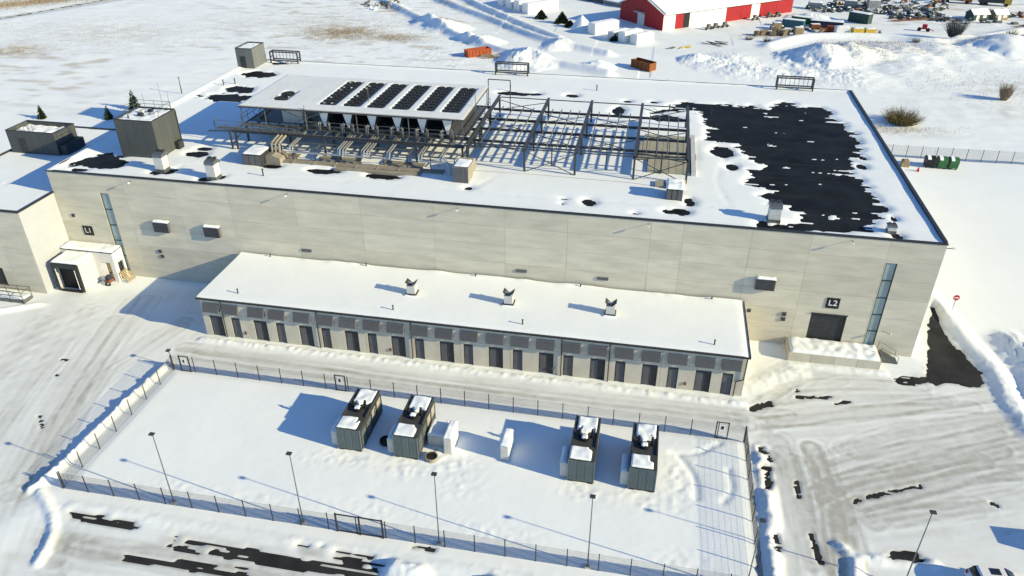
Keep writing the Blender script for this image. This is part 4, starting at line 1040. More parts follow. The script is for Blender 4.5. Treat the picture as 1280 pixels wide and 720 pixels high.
# service pipes across the roof
one(MB().pipe([(-22,103.9,14.0),(4.2,104.2,14.0)],.10,8).pipe([(-22,104.4,14.0),(4.2,104.7,14.0)],.08,8),'roof_pipe','steel','pair of dark pipes lying along the back of the empty steel frame','pipe',(-9,104,13.9))
one(MB().pipe([(-21,85.2,13.9),(-13,85.3,13.9),(-2,85.0,13.9),(1.6,84.4,13.9)],.03,6),'roof_cable','steel','thin dark cable lying in the snow in front of the steel frame','cable',(-9,85,13.85))
pn = thing('roof_plinth', 'bare pale ribbed plinth under the last bay of the steel frame', 'plinth', (2, 95, 13.7))
for k in range(8):
    a = -2.0+k*.86; y0 = 92.5 if k < 2 else 88.6
    MB().box(a,a+.82,y0,101.5-(k == 0)*3,13.7,14.15+.03*(k % 2)).build('panel','plinth',pn)
MB().box(4.95,5.5,88.4,101.8,13.7,14.35).build('kerb','light_metal',pn)
# ================================================================= fences of wire mesh
def mesh_panel(L, H):
    m = MB(); n = int(L/.05)
    for i in range(n+1):
        x = L*i/n; m.tube((x,0,.02),(x,0,H),.0046,3,caps=False)
    k = 0
    while k*.2 <= H: m.tube((0,.004,.03+k*.2),(L,.004,.03+k*.2),.005,3,caps=False); k += 1
    return m
PROTO = {}
def fence(label, p, q, nseg, H=1.9, gates=(), z0=.1, mt='wire', swing=None):
    p, q = V3((*p,0)), V3((*q,0)); f = thing('wire_fence', label, 'fence', p)
    t = (q-p); L = t.length/nseg; a = math.atan2(t.y, t.x)
    key = (round(L,3), H, 'p')
    for i in range(nseg+1):
        w = p+t*i/nseg
        if key not in PROTO:
            PROTO[key] = MB().box(-.035,.035,-.03,.03,-.1,H+.06).build('post','dark_trim',None); o_ = PROTO[key]; o_.parent = f; o_.location = (0,0,z0)
        else: o_ = hold(PROTO[key], f, (0,0,z0))
        o_.location = w-p+Vector((0,0,z0)); o_.rotation_euler = (0,0,a)
    for i in range(nseg):
        w = p+t*i/nseg
        k2 = (round(L,3), H, 'm')
        if k2 not in PROTO:
            PROTO[k2] = mesh_panel(L, H).build('mesh_panel',mt,None); o_ = PROTO[k2]; o_.parent = f
        else: o_ = hold(PROTO[k2], f, (0,0,0))
        o_.location = w-p+Vector((0,0,z0)); o_.rotation_euler = (0,0,a)
    for gx_, gw in gates:
        y = p.y-.06
        g_ = MB().box(gx_-.05,gx_+.05,y-.05,y+.05,0,2.15).box(gx_+gw-.05,gx_+gw+.05,y-.05,y+.05,0,2.15).box(gx_+.055,gx_+gw-.055,y-.03,y+.03,2.05,2.13).box(gx_+.055,gx_+gw-.055,y-.03,y+.03,.15,.21).build('gate','dark_trim',f)
        pl_ = MB().box(gx_+.28,gx_+gw-.28,y-.075,y-.055,1.2,1.85).build('placard','sign_white',g_)
        MB().box(gx_+.43,gx_+gw-.43,y-.09,y-.077,1.33,1.72).build('symbol','sign_black',g_)
    return f
fence('dark mesh fence between the annex and the generator yard', (-47.9,57.8), (11.2,57.7), 24, gates=((-46.95,1.05),(-29.5,1.05),(8.55,1.1)))
f1 = fence('dark mesh fence of the generator yard along the front road, with a double gate', (-47.9,40.3), (16.4,40.5), 26)
gt = MB()
for x in (-22.4,-20.4,-18.45): gt.box(x-.06,x+.06,40.28,40.40,0,2.2)
gt.box(-22.33,-20.47,40.3,40.38,2.08,2.16).box(-20.33,-18.52,40.3,40.38,2.08,2.16).box(-22.33,-20.47,40.3,40.38,.2,.28).box(-20.33,-18.52,40.3,40.38,.2,.28)
gt.build('gate','dark_trim',f1)
fence('dark mesh fence at the ramp end of the generator yard beside a ploughed bank', (-47.9,40.45), (-47.9,57.65), 7)
fence('dark mesh fence at the lorry yard end of the generator yard', (11.25,57.55), (11.3,40.6), 7)
fence('grey mesh fence in the open snow beyond the waste bins', (34,137.4), (139,138.6), 43, 2.3, mt='wire')

# ================================================================= lamps
def lamp(label, x, y, h, base=None, head=(.42,.2), group=None, a=0):
    zb = gz(x,y)-.1
    l = thing('lamp_post', label, 'lamp post', (x, y, 0), group)
    MB().box(x-.2,x+.2,y-.2,y+.2,zb-.2,zb+.25).build('base','annex_concrete',l)
    MB().tube((x,y,zb+.2),(x,y,h-.1),.055 if h > 4 else .04,8,.035 if h > 4 else .035).build('pole','galvanised',l)
    hd = MB().box(x-head[0]/2,x+head[0]/2,y-head[1]/2-.12,y+head[1]/2,h-.1,h).build('lamp_head','steel',l)
    MB().box(x-head[0]/2+.05,x+head[0]/2-.05,y-head[1]/2-.08,y+head[1]/2-.04,h-.12,h-.102).build('diffuser','light_metal',hd)
for x, w in ((-37.4,'nearest the ploughed bank'),(-25.55,'opposite the first generator'),(-13.8,'beside the double gate'),(-1.76,'opposite the third generator'),(10.25,'at the fence corner')):
    lamp('tall thin grey lamp post along the front fence, '+w, x, 40.62, 8.0, group='lamp posts along the front fence')
lamp('tall thin grey lamp post in the ploughed lorry yard near the white car', 22.25, 43.6, 8.1)
lamp('short lamp post just outside the fence corner by the ramp yard', -48.4, 58.3, 2.3, head=(.4,.3))

# ================================================================= generators
def generator(label, cx, seed):
    y0 = 49.45; L = 5.75; w = 2.35; z0, z1 = .35, 2.85
    g_ = thing('generator_container', label, 'generator', (cx, y0+L/2, 0), 'generators in the fenced yard')
    x0, x1 = cx-w/2, cx+w/2; y1 = y0+L
    MB().box(x0+.08,x1-.08,y0+.1,y1-.1,.08,z0).build('skid','gen_dark',g_)
    for xx in (x0+.1,x1-.5):
        for yy in (y0+.05,y1-.45): MB().box(xx,xx+.4,yy,yy+.4,-.05,.3).build('foot','gen_dark',g_)
    MB().box(x0+.05,x1-.05,y0+.05,y1-.05,z0,z1-.04).build('body','gen_dark',g_)
    # front: ribbed panels
    for k in range(3):
        a = x0+.12+k*(w-.24)/3; b = a+(w-.24)/3-.02
        m = MB().box(a,b,y0+.01,y0+.05,z0+.05,z1-.08)
        n = 5
        for i in range(n): m.box(a+.04+(b-a-.08)*i/n,a+.04+(b-a-.08)*(i+.45)/n,y0-.025,y0+.008,z0+.1,z1-.12)
        m.build('front_panel','gen_grey',g_)
    for xx in (x0,x1-.1): 
        for yy in (y0-.03,y1-.07): MB().box(xx,xx+.1,yy,yy+.1,z0-.05,z1).build('corner_post','gen_grey',g_)
    for s, xa in ((1,x1-.05),(-1,x0+.0)):
        for k in range(4):
            a = y0+.2+k*1.36
            pnl = MB().box(xa,xa+.05,a,a+1.28,z0+.08,z1-.15).build('side_door','gen_dark',g_)
            if k in (2,3): MB().box(xa+(.052 if s > 0 else -.017),xa+(.067 if s > 0 else -.002),a+.18,a+1.1,z0+1.1,z1-.35).build('vent_panel','gen_tan',pnl)
            else:
                q = MB()
                for i in range(8): q.box(xa+(.052 if s > 0 else -.022),xa+(.072 if s > 0 else -.002),a+.15,a+1.13,z0+.5+i*.2,z0+.6+i*.2)
                q.build('louvre','gen_grey',pnl)
    # roof: front cover, open radiator bay, rear cover
    MB().box(x0+.02,x1-.02,y0-.02,y0+1.75,z1-.04,z1+.06).build('roof_cover','gen_dark',g_)
    MB().box(x0+.02,x1-.02,y0+1.76,y1+.02,z1-.04,z1+.02).build('roof_plate','gen_dark',g_)
    MB().box(x0+.02,x0+.14,y0+1.8,y1,z1+.025,z1+.16).build('roof_rail','gen_dark',g_); MB().box(x1-.14,x1-.02,y0+1.8,y1,z1+.025,z1+.16).build('roof_rail','gen_dark',g_)
    for s in (-.55,.62): 
        st = MB().tube((cx+s,y0+3.05,z1),(cx+s,y0+3.05,z1+.75),.14,10).build('exhaust','fan_black',g_)
        MB().tube((cx+s,y0+3.05,z1+.75),(cx+s,y0+3.2,z1+.9),.12,8).build('rain_cap','fan_black',st)
    fn = MB().tube((cx,y0+2.75,z1+.02),(cx,y0+2.75,z1+.30),.42,14).build('fan_ring','fan_black',g_)
    for k in range(5):
        t = 2*math.pi*k/5; MB().bar((cx,y0+2.75,z1+.32),(cx+.38*math.cos(t),y0+2.75+.38*math.sin(t),z1+.32),.10,.03).build('blade','gen_dark',fn)
    # snow left on the roof
    MB().snow(x0+.06,x1-.35,y0+.02,y0+1.62,z1+.06,.13,.1,.5,.12,seed,lambda x,y: (x > cx+.5 and y > y0+1.1+.3*math.sin(x*5+seed))).build('snow','snow',g_,True)
    MB().snow(x0+.3,x1-.2,y0+3.0,y1-.05,z1+.02,.17,.1,.6,.15,seed+2,lambda x,y: y < y0+3.9+.9*math.sin((x-cx)*2.4+seed)*mnoise.noise((x*2,y*2,seed))-.75*max(0,(.5-abs(x-cx+.1)))*2).build('snow','snow',g_,True)
    MB().snow(cx-.32,cx+.25,y0+2.5,y0+3.0,z1+.31,.12,.08,.6,.12,seed+4).build('snow','snow',g_,True)
    # small pale tank beside it
    tk = MB().box(x0-.72,x0-.02,y0+.4,y0+2.6,.25,1.9).build('side_tank','light_metal',g_)
    MB().snow(x0-.74,x0-.02,y0+.38,y0+2.62,1.9,.14,.15,.3,.12,seed+6).build('snow','snow',tk,True)
generator('dark grey generator container with snow on top, outermost beside the bare yard', -24.8, 1)
generator('dark grey generator container with snow on top, beside the white double cabinet', -19.35, 2)
generator('dark grey generator container with snow on top, beside the lone white cabinet', -3.35, 3)
generator('dark grey generator container with snow on top, last before the lorry yard fence', 1.98, 4)
def cabinet(label, x0, x1, y0, y1, h, seed):
    c = thing('cabinet', label, 'cabinet', ((x0+x1)/2,(y0+y1)/2,0))
    MB().box(x0-.04,x1+.04,y0-.04,y1+.04,-.05,.25).build('plinth','annex_concrete',c)
    MB().box(x0,x1,y0,y1,.25,h).build('casing','white_paint',c)
    n = max(2,int((y1-y0)/.75))
    for k in range(n):
        a = y0+(y1-y0)*k/n; MB().box(x1+.002,x1+.03,a+.03,a+(y1-y0)/n-.03,.35,h-.1).build('door','white_paint',c)
    MB().box(x0+.06,x1-.06,y0-.03,y0-.002,.35,h-.1).build('end_panel','light_metal',c)
    MB().snow(x0-.06,x1+.06,y0-.06,y1+.06,h,.20,.12,.4,.15,seed).build('snow','snow',c,True)
cabinet('white double cabinet with a thick snow cap beside the second generator', -16.15,-15.4,50.8,53.1,2.1,31)
cabinet('wide low white cabinet buried in snow beside the second generator', -17.9,-16.3,51.6,53.7,1.5,32)
cabinet('lone white cabinet with a snow cap standing between the generator pairs', -10.85,-10.1,50.9,53.1,2.0,33)
for x, y, lb, mt in ((-21.9,51.2,'round black sump in the shade between the first two generators','rubber'),(-17.1,49.9,'round black sump with a yellowish rim by the white cabinet','beige')):
    s_ = thing('sump', lb, 'sump', (x,y,0))
    m = MB(); n = 16
    for i in range(n):
        a0, a1 = 2*math.pi*i/n, 2*math.pi*(i+1)/n
        m.add([(x+.62*math.cos(a0),y+.62*math.sin(a0),0),(x+.62*math.cos(a1),y+.62*math.sin(a1),0),(x+.6*math.cos(a1),y+.6*math.sin(a1),.52),(x+.6*math.cos(a0),y+.6*math.sin(a0),.52),(x+.5*math.cos(a1),y+.5*math.sin(a1),.52),(x+.5*math.cos(a0),y+.5*math.sin(a0),.52)],[(0,1,2,3),(3,2,4,5)])
    m.build('rim',mt,s_); MB().tube((x,y,.3),(x,y,.42),.52,16).build('lid','rubber',s_)
    MB().pipe([(x+.2,y+.2,.4),(x+.25,y+.3,.85),(x+.5,y+.6,.9)],.04,6).build('hose','rubber',s_)

# ================================================================= vehicles in the lorry yard
def loft(prof, ws, m=None):
    """prof: (x, z) points of half profiles; car body as stacked sections across y"""
    pass
def car(label, cx, cy, rot, paint='car_white', van=False):
    c = thing('van' if van else 'car', label, 'van' if van else 'car', (cx,cy,.08)); c.rotation_euler = (0,0,rot)
    Lh, W, H = (2.7, .98, 2.4) if van else (2.25, .90, 1.62)
    def shell(P, w0, w1, zs):
        n = len(P); vs = []; 
        for s in (-1,1):
            for x, z in P:
                t = (z-zs[0])/(zs[1]-zs[0]); vs.append((x, s*(w0+(w1-w0)*max(0,min(1,t))), z))
        fs = [tuple(range(n)), tuple(range(2*n-1,n-1,-1))]+[(i,n+i,n+(i+1)%n,(i+1)%n) for i in range(n)]
        return MB().add(vs, fs)
    def put(m, name, mt, par=None, smooth=False):
        o_ = m.build(name, mt, None, smooth); o_.parent = par or c; return o_
    if van:
        body = [(-2.7,.35),(2.55,.35),(2.7,.6),(2.65,1.05),(2.1,1.2),(1.55,2.25),(1.3,2.4),(-2.6,2.42),(-2.7,2.3)]
    else:
        body = [(-2.2,.32),(2.1,.32),(2.25,.55),(2.2,.78),(1.9,.92),(1.05,1.02),(-2.1,1.04),(-2.25,.9),(-2.27,.5)]
    put(shell(body, W, W*(.94 if not van else .9), (.8, H)), 'body', paint)
    if not van:
        cab = [(-2.12,1.03),(1.1,1.01),(.35,1.55),(.1,1.60),(-1.75,1.62),(-1.98,1.5)]
        put(shell(cab, W*.95, W*.78, (1.0,1.6)), 'cabin', 'dark_glass')
        put(shell([(-1.85,1.585),(.18,1.575),(.1,1.64),(-1.7,1.66)], W*.80, W*.74, (1.55,1.66)), 'roof', paint)
        put(MB().box(-1.0,-.25,-.1,.5,1.655,1.675), 'sunroof', 'dark_glass')
        for s in (-1,1):
            for x in (.55,-.55,-1.6): put(MB().bar((x-.12 if x>0 else x,s*W*.93,1.03),(x-.55 if x>0 else x-.03,s*W*.81,1.57),.09,.06),'pillar',paint)
            put(MB().box(.72,.9,s*W*1.0-.09,s*W*1.0+.09,1.02,1.16),'mirror',paint)
            put(MB().box(-2.29,-2.24,s*.7-.12,s*.7+.12,.7,1.0),'tail_light','lamp_red'); put(MB().box(2.2,2.26,s*.65-.16,s*.65+.16,.62,.76),'headlight','sign_white')
    else:
        put(MB().bar((2.13,0,1.22),(1.6,0,2.22),1.7,.03),'windscreen','dark_glass')
        for s in (-1,1):
            put(MB().box(.5,1.5,s*W*.94-.02,s*W*.94+.02,1.35,2.0),'window','dark_glass'); put(MB().box(2.62,2.72,s*.7-.15,s*.7+.15,.75,.95),'headlight','sign_white'); put(MB().box(-2.73,-2.68,s*.8-.1,s*.8+.1,.9,1.3),'tail_light','lamp_red')
    for x in (-1.4,1.4) if not van else (-1.7,1.75):
        for s in (-1,1):
            w_ = put(MB().tube((x,s*(W-.2),.26),(x,s*(W+.02),.26),.34,16),'wheel','rubber'); put(MB().tube((x,s*(W+.025),.26),(x,s*(W+.03),.26),.2,12),'rim','galvanised',w_)
    return c
car('white car with dark windows parked beside the lamp post in the lorry yard', 29.25, 44.55, R(4))
car('white panel van added out of view to cast a shadow into the lorry yard', 39.4, 49.2, R(3), van=True)  # unseen van guessed from the yard shadow, added to cast it

# no entry sign
ns = thing('road_sign', 'round red no entry sign on a thin pole beside the ploughed bank', 'sign', (37.2,85.8,0))
zb = gz(37.2,85.8)
MB().tube((37.2,85.8,zb-.3),(37.2,85.8,zb+2.0),.035,8).build('pole','galvanised',ns)
MB().tube((37.2,85.77,zb+1.75),(37.2,85.74,zb+1.75),.36,24).build('disc','sign_red',ns)
MB().box(36.95,37.45,85.71,85.738,zb+1.69,zb+1.81).build('bar','sign_white',ns)
# waste bins, cone, tyre-like pile near the far fence
for x, lb, mt in ((46.6,'black round-lidded waste container at the end of the row by the far fence','fan_black'),(48.5,'green waste container with a snow stripe between the black one and the last green one','bin_green'),(50.3,'green waste container at the outer end of the row by the far fence','bin_green')):
    b = thing('waste_container', lb, 'waste bin', (x,133.8,0))
    MB().xprism([(133.1,.4),(134.6,.4),(134.8,1.5),(132.9,1.5)],x-.68,x+.68).build('tub',mt,b)
    m = MB(); P = [(133.85+.95*math.cos(math.pi*k/8),1.5+.65*math.sin(math.pi*k/8)) for k in range(9)]
    m.xprism(P,x-.7,x+.7).build('lid',mt,b)
    MB().xprism([(133.85+(.97+.1*(0<k<8))*math.cos(math.pi*k/8),1.52+.74*math.sin(math.pi*k/8)) for k in range(1,8)],x-.62,x-.1).build('snow','snow',b)
    for s in (-.5,.5):
        for y in (133.3,134.4): MB().tube((x+s-.05,y,.2),(x+s+.05,y,.2),.2,8).build('wheel','rubber',b)
zc = gz(44.3,131.2)
cn = thing('traffic_cone','small red cone in the snow near the waste containers','cone',(44.3,131.2,zc-.1))
MB().tube((44.3,131.2,zc-.05),(44.3,131.2,zc+.75),.28,10,.06).build('cone','sign_red',cn); MB().box(43.95,44.65,130.85,131.55,zc-.12,zc-.04).build('foot','rubber',cn)
zc = gz(42.6,133.2)
sk = thing('sand_sack','pale bulk sack standing in the snow beside the hall corner','sack',(42.6,133.2,zc-.1))
MB().snow(42.0,43.3,132.6,133.8,zc+.9,.3,.15,.5,.3,5).build('top','wood',sk,True); MB().box(42.05,43.25,132.65,133.75,zc-.3,zc+.95).build('body','wood',sk)
# ================================================================= background: barn, containers, bins
def barn():
    # corners: C (-0.4,227.5) nearest; gable runs to (-13.3,241.2); long side runs to (28,252)
    Cc = Vector((-.4,227.5)); u = (Vector((-13.3,241.2))-Cc); wd = u.length; u.normalize()
    v = Vector((28.3,252)); v = (v-Cc); ln = v.length; v.normalize(); ln += 14
    b = thing('barn','large red gabled barn with a snow-covered roof','barn',(Cc.x,Cc.y,0))
    P = lambda a, c, z: (Cc.x+u.x*a+v.x*c, Cc.y+u.y*a+v.y*c, z)
    e, rg = 4.9, 8.6
    n = 12
    for k in range(n):      # gable boards
        a0, a1 = wd*k/n+.03, wd*(k+1)/n-.03
        zt = lambda a: e+(rg-e)*(1-abs(a-wd/2)/(wd/2))
        if 5 <= k <= 6: 
            MB().add([P(a0,0,3.4),P(a1,0,3.4),P(a1,0,zt(a1)),P(a0,0,zt(a0)),P(a0,.15,3.4),P(a1,.15,3.4),P(a1,.15,zt(a1)),P(a0,.15,zt(a0))],[(0,3,2,1),(4,5,6,7),(0,1,5,4),(1,2,6,5),(2,3,7,6),(3,0,4,7)]).build('gable_panel','red',b); continue
        MB().add([P(a0,0,0),P(a1,0,0),P(a1,0,zt(a1)),P(a0,0,zt(a0)),P(a0,.15,0),P(a1,.15,0),P(a1,.15,zt(a1)),P(a0,.15,zt(a0))],[(0,3,2,1),(4,5,6,7),(0,1,5,4),(1,2,6,5),(2,3,7,6),(3,0,4,7)]).build('gable_panel','red',b)
    def face(a0,a1,c0,c1,z0,z1,name,mt,par=None):
        return MB().add([P(a0,c0,z0),P(a1,c0,z0),P(a1,c1,z0),P(a0,c1,z0),P(a0,c0,z1),P(a1,c0,z1),P(a1,c1,z1),P(a0,c1,z1)],[(0,3,2,1),(4,5,6,7),(0,1,5,4),(1,2,6,5),(2,3,7,6),(3,0,4,7)]).build(name,mt,par or b)
    dr = face(wd*5/n+.05,wd*7/n-.05,.05,.12,0,3.35,'door','light_metal')
    face(wd*5/n-.3,wd*7/n+.3,-1.3,-.02,3.75,3.9,'door_canopy','light_metal')
    face(-.02,.18,.2,4.5,0,e-.1,'side_panel','white_paint'); 
    k = 0; c = 4.55
    seq = [('red',3.0),('sign_black',2.2),('white_paint',7),('white_paint',7),('red',6),('red',4),('white_paint',3.5),('red',7),('red',7)]
    for mt, w in seq:
        if c+w > ln: break
        face(-.02,.16,c+.04,c+w-.04,0,e-.1,'side_panel',mt); c += w
    face(.3,wd-.1,.4,ln,0,e-.1,'core','joint')
    face(wd-.15,wd,.2,ln,0,e-.1,'rear_wall','red')
    ov = .9
    for s in (0,1):
        a0 = -ov if s == 0 else wd+ov; z0 = e-(rg-e)*ov/(wd/2)
        pts = [P(a0,-.5,z0),P(wd/2,-.5,rg),P(wd/2,ln+.5,rg),P(a0,ln+.5,z0)]
        up = [(x,y,z+.18) for x,y,z in pts]
        MB().add(pts+up,[(0,1,2,3),(4,7,6,5),(0,4,5,1),(1,5,6,2),(2,6,7,3),(3,7,4,0)]).build('roof','light_metal',b)
        # snow on the slope, stopping short of the front verge
        lo = .16; pts = [P(a0,lo,z0+.18),P(wd/2,lo,rg+.18),P(wd/2,ln+.4,rg+.18),P(a0,ln+.4,z0+.18)]; up = [(x,y,z+.3) for x,y,z in pts]
        MB().add(pts+up,[(0,1,2,3),(4,7,6,5),(0,4,5,1),(1,5,6,2),(2,6,7,3),(3,7,4,0)]).build('roof_snow','snow',b)
barn()

def container(name, label, cat, cx, cy, L, W, H, a, mt, group=None, snow=.18, ribs=True, z=None, doorend=True):
    z0 = (gz(cx,cy)-.12) if z is None else z
    c = thing(name, label, cat, (cx,cy,z0), group)
    ca, sa = math.cos(a), math.sin(a)
    def pos(x, y): return (cx+ca*x-sa*y, cy+sa*x+ca*y)
    MB().obox((cx,cy),L-.1,W-.1,z0,z0+H,a).build('body',mt,c)
    n = int(L/.55)
    for s in (-1,1):
        m = MB().obox(pos(0,s*(W/2-.03)),L-.2,.05,z0+.1,z0+H-.05,a)
        for k in range(n):
            m.obox(pos(-L/2+.3+k*(L-.5)/n, s*(W/2)),(L-.5)/n*.55,.06,z0+.12,z0+H-.12,a)
        m.build('corrugated_side',mt,c)
    for sx in (-1,1):
        for sy in (-1,1): MB().obox(pos(sx*(L/2-.06),sy*(W/2-.06)),.14,.14,z0,z0+H+.02,a).build('corner_post',mt,c)
    if doorend:
        for s in (-1,1):
            MB().obox(pos(-L/2+.02,s*W/4),.06,W/2-.2,z0+.1,z0+H-.1,a).build('door',mt,c)
    if snow:
        sn = MB().snow(-L/2,L/2,-W/2,W/2,0,snow,.4,.4,.2,cx)
        sn.v = [(*pos(x,y),z0+H+zz_) for x,y,zz_ in sn.v]; sn.build('snow','snow',c,True)
    return c
def skip_bin(name, label, cx, cy, L, W, H, a, mt, cat='skip'):
    z0 = gz(cx,cy)-.1; c = thing(name,label,cat,(cx,cy,z0)); ca, sa = math.cos(a), math.sin(a)
    def pos(x, y): return (cx+ca*x-sa*y, cy+sa*x+ca*y)
    MB().obox((cx,cy),L-.2,W-.2,z0,z0+.4,a).build('floor',mt,c)
    for s in (-1,1):
        MB().obox(pos(0,s*(W/2-.05)),L,.10,z0,z0+H,a).build('side_wall',mt,c)
        MB().obox(pos(s*(L/2-.05),0),.10,W-.21,z0,z0+H,a).build('end_wall',mt,c)
        m = MB()
        for k in range(7): m.obox(pos(-L/2+.4+k*(L-.8)/6,s*(W/2+.05)),.10,.09,z0+.1,z0+H-.12,a)
        m.build('side_ribs',mt,c)
        MB().obox(pos(0,s*(W/2-.05)),L+.1,.18,z0+H,z0+H+.10,a).build('rim',mt,c)
    sn = MB().snow(-L/2+.12,L/2-.12,-W/2+.12,W/2-.12,0,.15,.4,.4,.1,cx); sn.v = [(*pos(x,y),z0+.4+zz_) for x,y,zz_ in sn.v]; sn.build('snow','snow',c,True)
skip_bin('skip_container','orange open-top skip behind the rear roof edge', -45.4,190.9,6.6,2.2,1.75,R(40),'orange')
skip_bin('skip_container','rust brown open-top skip standing alone in the snow', -3.9,186.6,5.8,2.4,2.0,R(-38),'rust')
aT = R(40)
container('white_container','white container nearest the brown skip, end of the row by the barn','container',-5.4,212.4,6.6,2.4,2.6,R(50),'white_paint',None)
container('white_container','white container second in the row by the barn','container',-8.6,214.4,7.0,2.4,2.75,R(50),'white_paint')
container('white_container','low pale container third in the row by the barn','container',-11.8,216.0,6.4,2.2,2.3,R(50),'light_metal')
container('white_container','large white container with snow load, far end of the row by the barn','container',-16.6,222.6,9.0,3.0,3.0,R(48),'white_paint')
for k, lb in enumerate(('end container of the white row, next to the evergreen bushes','second container of the white row from the evergreen bushes','third container of the white row from the evergreen bushes','fourth container of the white row from the evergreen bushes')):
    container('white_container',lb,'container',-38.5-k*3.3,247.6+k*3.4,12.0,3.0,3.0,R(47),'white_paint')
container('dark_trailer','dark trailer with red tail parked beyond the white row','trailer',-58,271,9,2.6,2.6,R(-30),'deep_green')
# timber stack and lorries behind, near the barn
for k, (x, y, mt) in enumerate(((-24,268,'scrap'),(-16,262,'scrap_light'),(-8.5,257,'scrap'))):
    o_ = thing('timber_stack','long dark snow-dusted timber stack behind the barn, '+('far end','middle','next to the barn gable')[k],'timber',(x,y,gz(x,y)-.1))
    for i in range(4):
        for j in range(3): MB().bar((x-4,y+3.2+i*.6-2,.3+j*.5),(x+3.5,y-3+i*.6-2+.5,.3+j*.5),.5,.42).build('beam',mt,o_)
    sn = MB().snow(-4,4,-1.2,1.2,0,.2,.4,.5,.2,k); ca, sa = math.cos(R(-38)), math.sin(R(-38)); sn.v = [(x-.2+ca*a-sa*b,y-1.0+sa*a+ca*b,1.55+c) for a,b,c in sn.v]; sn.build('snow','snow',o_,True)
# planks by the skips
def planks(label, cx, cy, n, L, a, mt='wood', spread=1.0, name='plank_pile'):
    z0 = gz(cx,cy); o_ = thing(name,label,'timber',(cx,cy,z0-.05)); r_ = random.Random(int(cx*7))
    for k in range(n):
        x, y = cx+r_.uniform(-spread,spread), cy+r_.uniform(-spread,spread)*.7; b = a+r_.uniform(-.5,.5); l = L*r_.uniform(.5,1)/2
        MB().bar((x-l*math.cos(b),y-l*math.sin(b),z0+.1+.06*k),(x+l*math.cos(b),y+l*math.sin(b),z0+.12+.07*k),.28,.10).build('plank',mt,o_)
planks('loose snowy planks scattered beside the orange skip',-42.2,189.6,10,4,R(20),'wood',1.8)
planks('yellow timber beam lying in the snow in front of the barn',6.3,209.0,3,5.5,R(25),'yellow',.4,'beam_pile')
planks('dark boards beside the yellow beam',2.8,207.4,5,2.5,R(60),'scrap',.6)
planks('scattered dark boards in the snow before the scrapyard',14,214,9,4,R(-20),'scrap',3.0)
# machine attachments by the barn's long side
def implement(label, cx, cy, a, s=1.0, mt='scrap', cat='machine', name='farm_implement'):
    z0 = gz(cx,cy)-.05; o_ = thing(name,label,cat,(cx,cy,z0)); ca, sa = math.cos(a), math.sin(a)
    pos = lambda x, y: (cx+ca*x*s-sa*y*s, cy+sa*x*s+ca*y*s)
    MB().obox(pos(0,0),2.4*s,.25*s,z0+.5*s,z0+.75*s,a).build('beam',mt,o_)
    for x in (-.9,.9):
        w0 = pos(x,-.15); w1 = pos(x,.15); MB().tube((*w0,z0+.4*s),(*w1,z0+.4*s),.42*s,12).build('wheel','rubber',o_)
    MB().obox(pos(.1,.2),1.0*s,.8*s,z0+.75*s,z0+1.5*s,a).build('engine_box',mt,o_)
    p0 = pos(1.2,0); p1 = pos(2.2,.3); MB().bar((*p0,z0+.6*s),(*p1,z0+.25*s),.15*s,.15*s).build('drawbar',mt,o_)
for k, (x, y) in enumerate(((12.6,231.5),(14.6,233.4),(17.2,235.3),(26.5,247),(31,251),(33.5,252.5))):
    implement('dark wheeled farm implement parked along the barn side', x, y, R(40), 1.0, 'scrap'); C.objects[-1] if False else None
    bpy.data.objects[[o.name for o in bpy.data.objects if o.name.startswith('farm_implement')][-1]]['group'] = 'implements along the barn'

# ================================================================= scrapyard
container('steel_container','dark green steel container in the middle of the scrapyard','container',56.5,249.2,6.1,2.5,2.9,R(-38),'deep_green')
container('steel_container','teal steel container behind the tan crates','container',36.6,239.5,6.0,2.4,2.2,R(-20),'teal',snow=.05)
container('steel_container','long dark blue container with a snowy flat roof behind the orange crate','container',45.8,240.6,9.0,2.6,2.0,R(-12),'navy')
container('steel_container','flat green-roofed container behind the teal one','container',40.5,244.6,7.5,2.4,1.9,R(-25),'bin_green',snow=.08)
container('crate','small orange crate among the scrapyard containers','crate',46.2,235.6,2.0,1.5,1.6,R(-10),'orange',snow=0)
container('crate','small maroon bin among the scrapyard containers','crate',42.3,237.6,2.6,1.8,1.6,R(10),'rust',snow=.05)
container('yellow_skip','yellow skip nearest the tan crates','skip',52.6,231.9,2.9,1.9,1.5,R(12),'yellow')
container('yellow_skip','yellow skip at the outer end of the front row','skip',56.0,232.7,2.9,1.9,1.5,R(12),'yellow')
container('crate','ribbed tan crate at the end of the pallet stacks','crate',36.6,228.3,2.3,1.9,2.1,R(8),'wood',snow=.1)
container('crate','tan crate with a dark end beside the teal container','crate',31.6,236.0,2.2,1.8,1.9,R(8),'wood',snow=.1)
container('white_container','white box body with snow on top beside the yellow skips','container',48.6,232.2,3.6,2.2,1.8,R(8),'white_paint')
container('steel_container','pale grey container with a snowy top at the edge of the scrap rows','container',46.3,267.6,4.2,2.4,2.2,R(-10),'scrap_light')
container('steel_container','grey container standing among the scrap rows','container',57.5,271,3.6,2.4,2.6,R(-10),'scrap_light',snow=.1)
container('steel_container','second grey container standing among the scrap rows','container',64.8,272.5,3.6,2.4,2.6,R(5),'scrap_light',snow=.1)
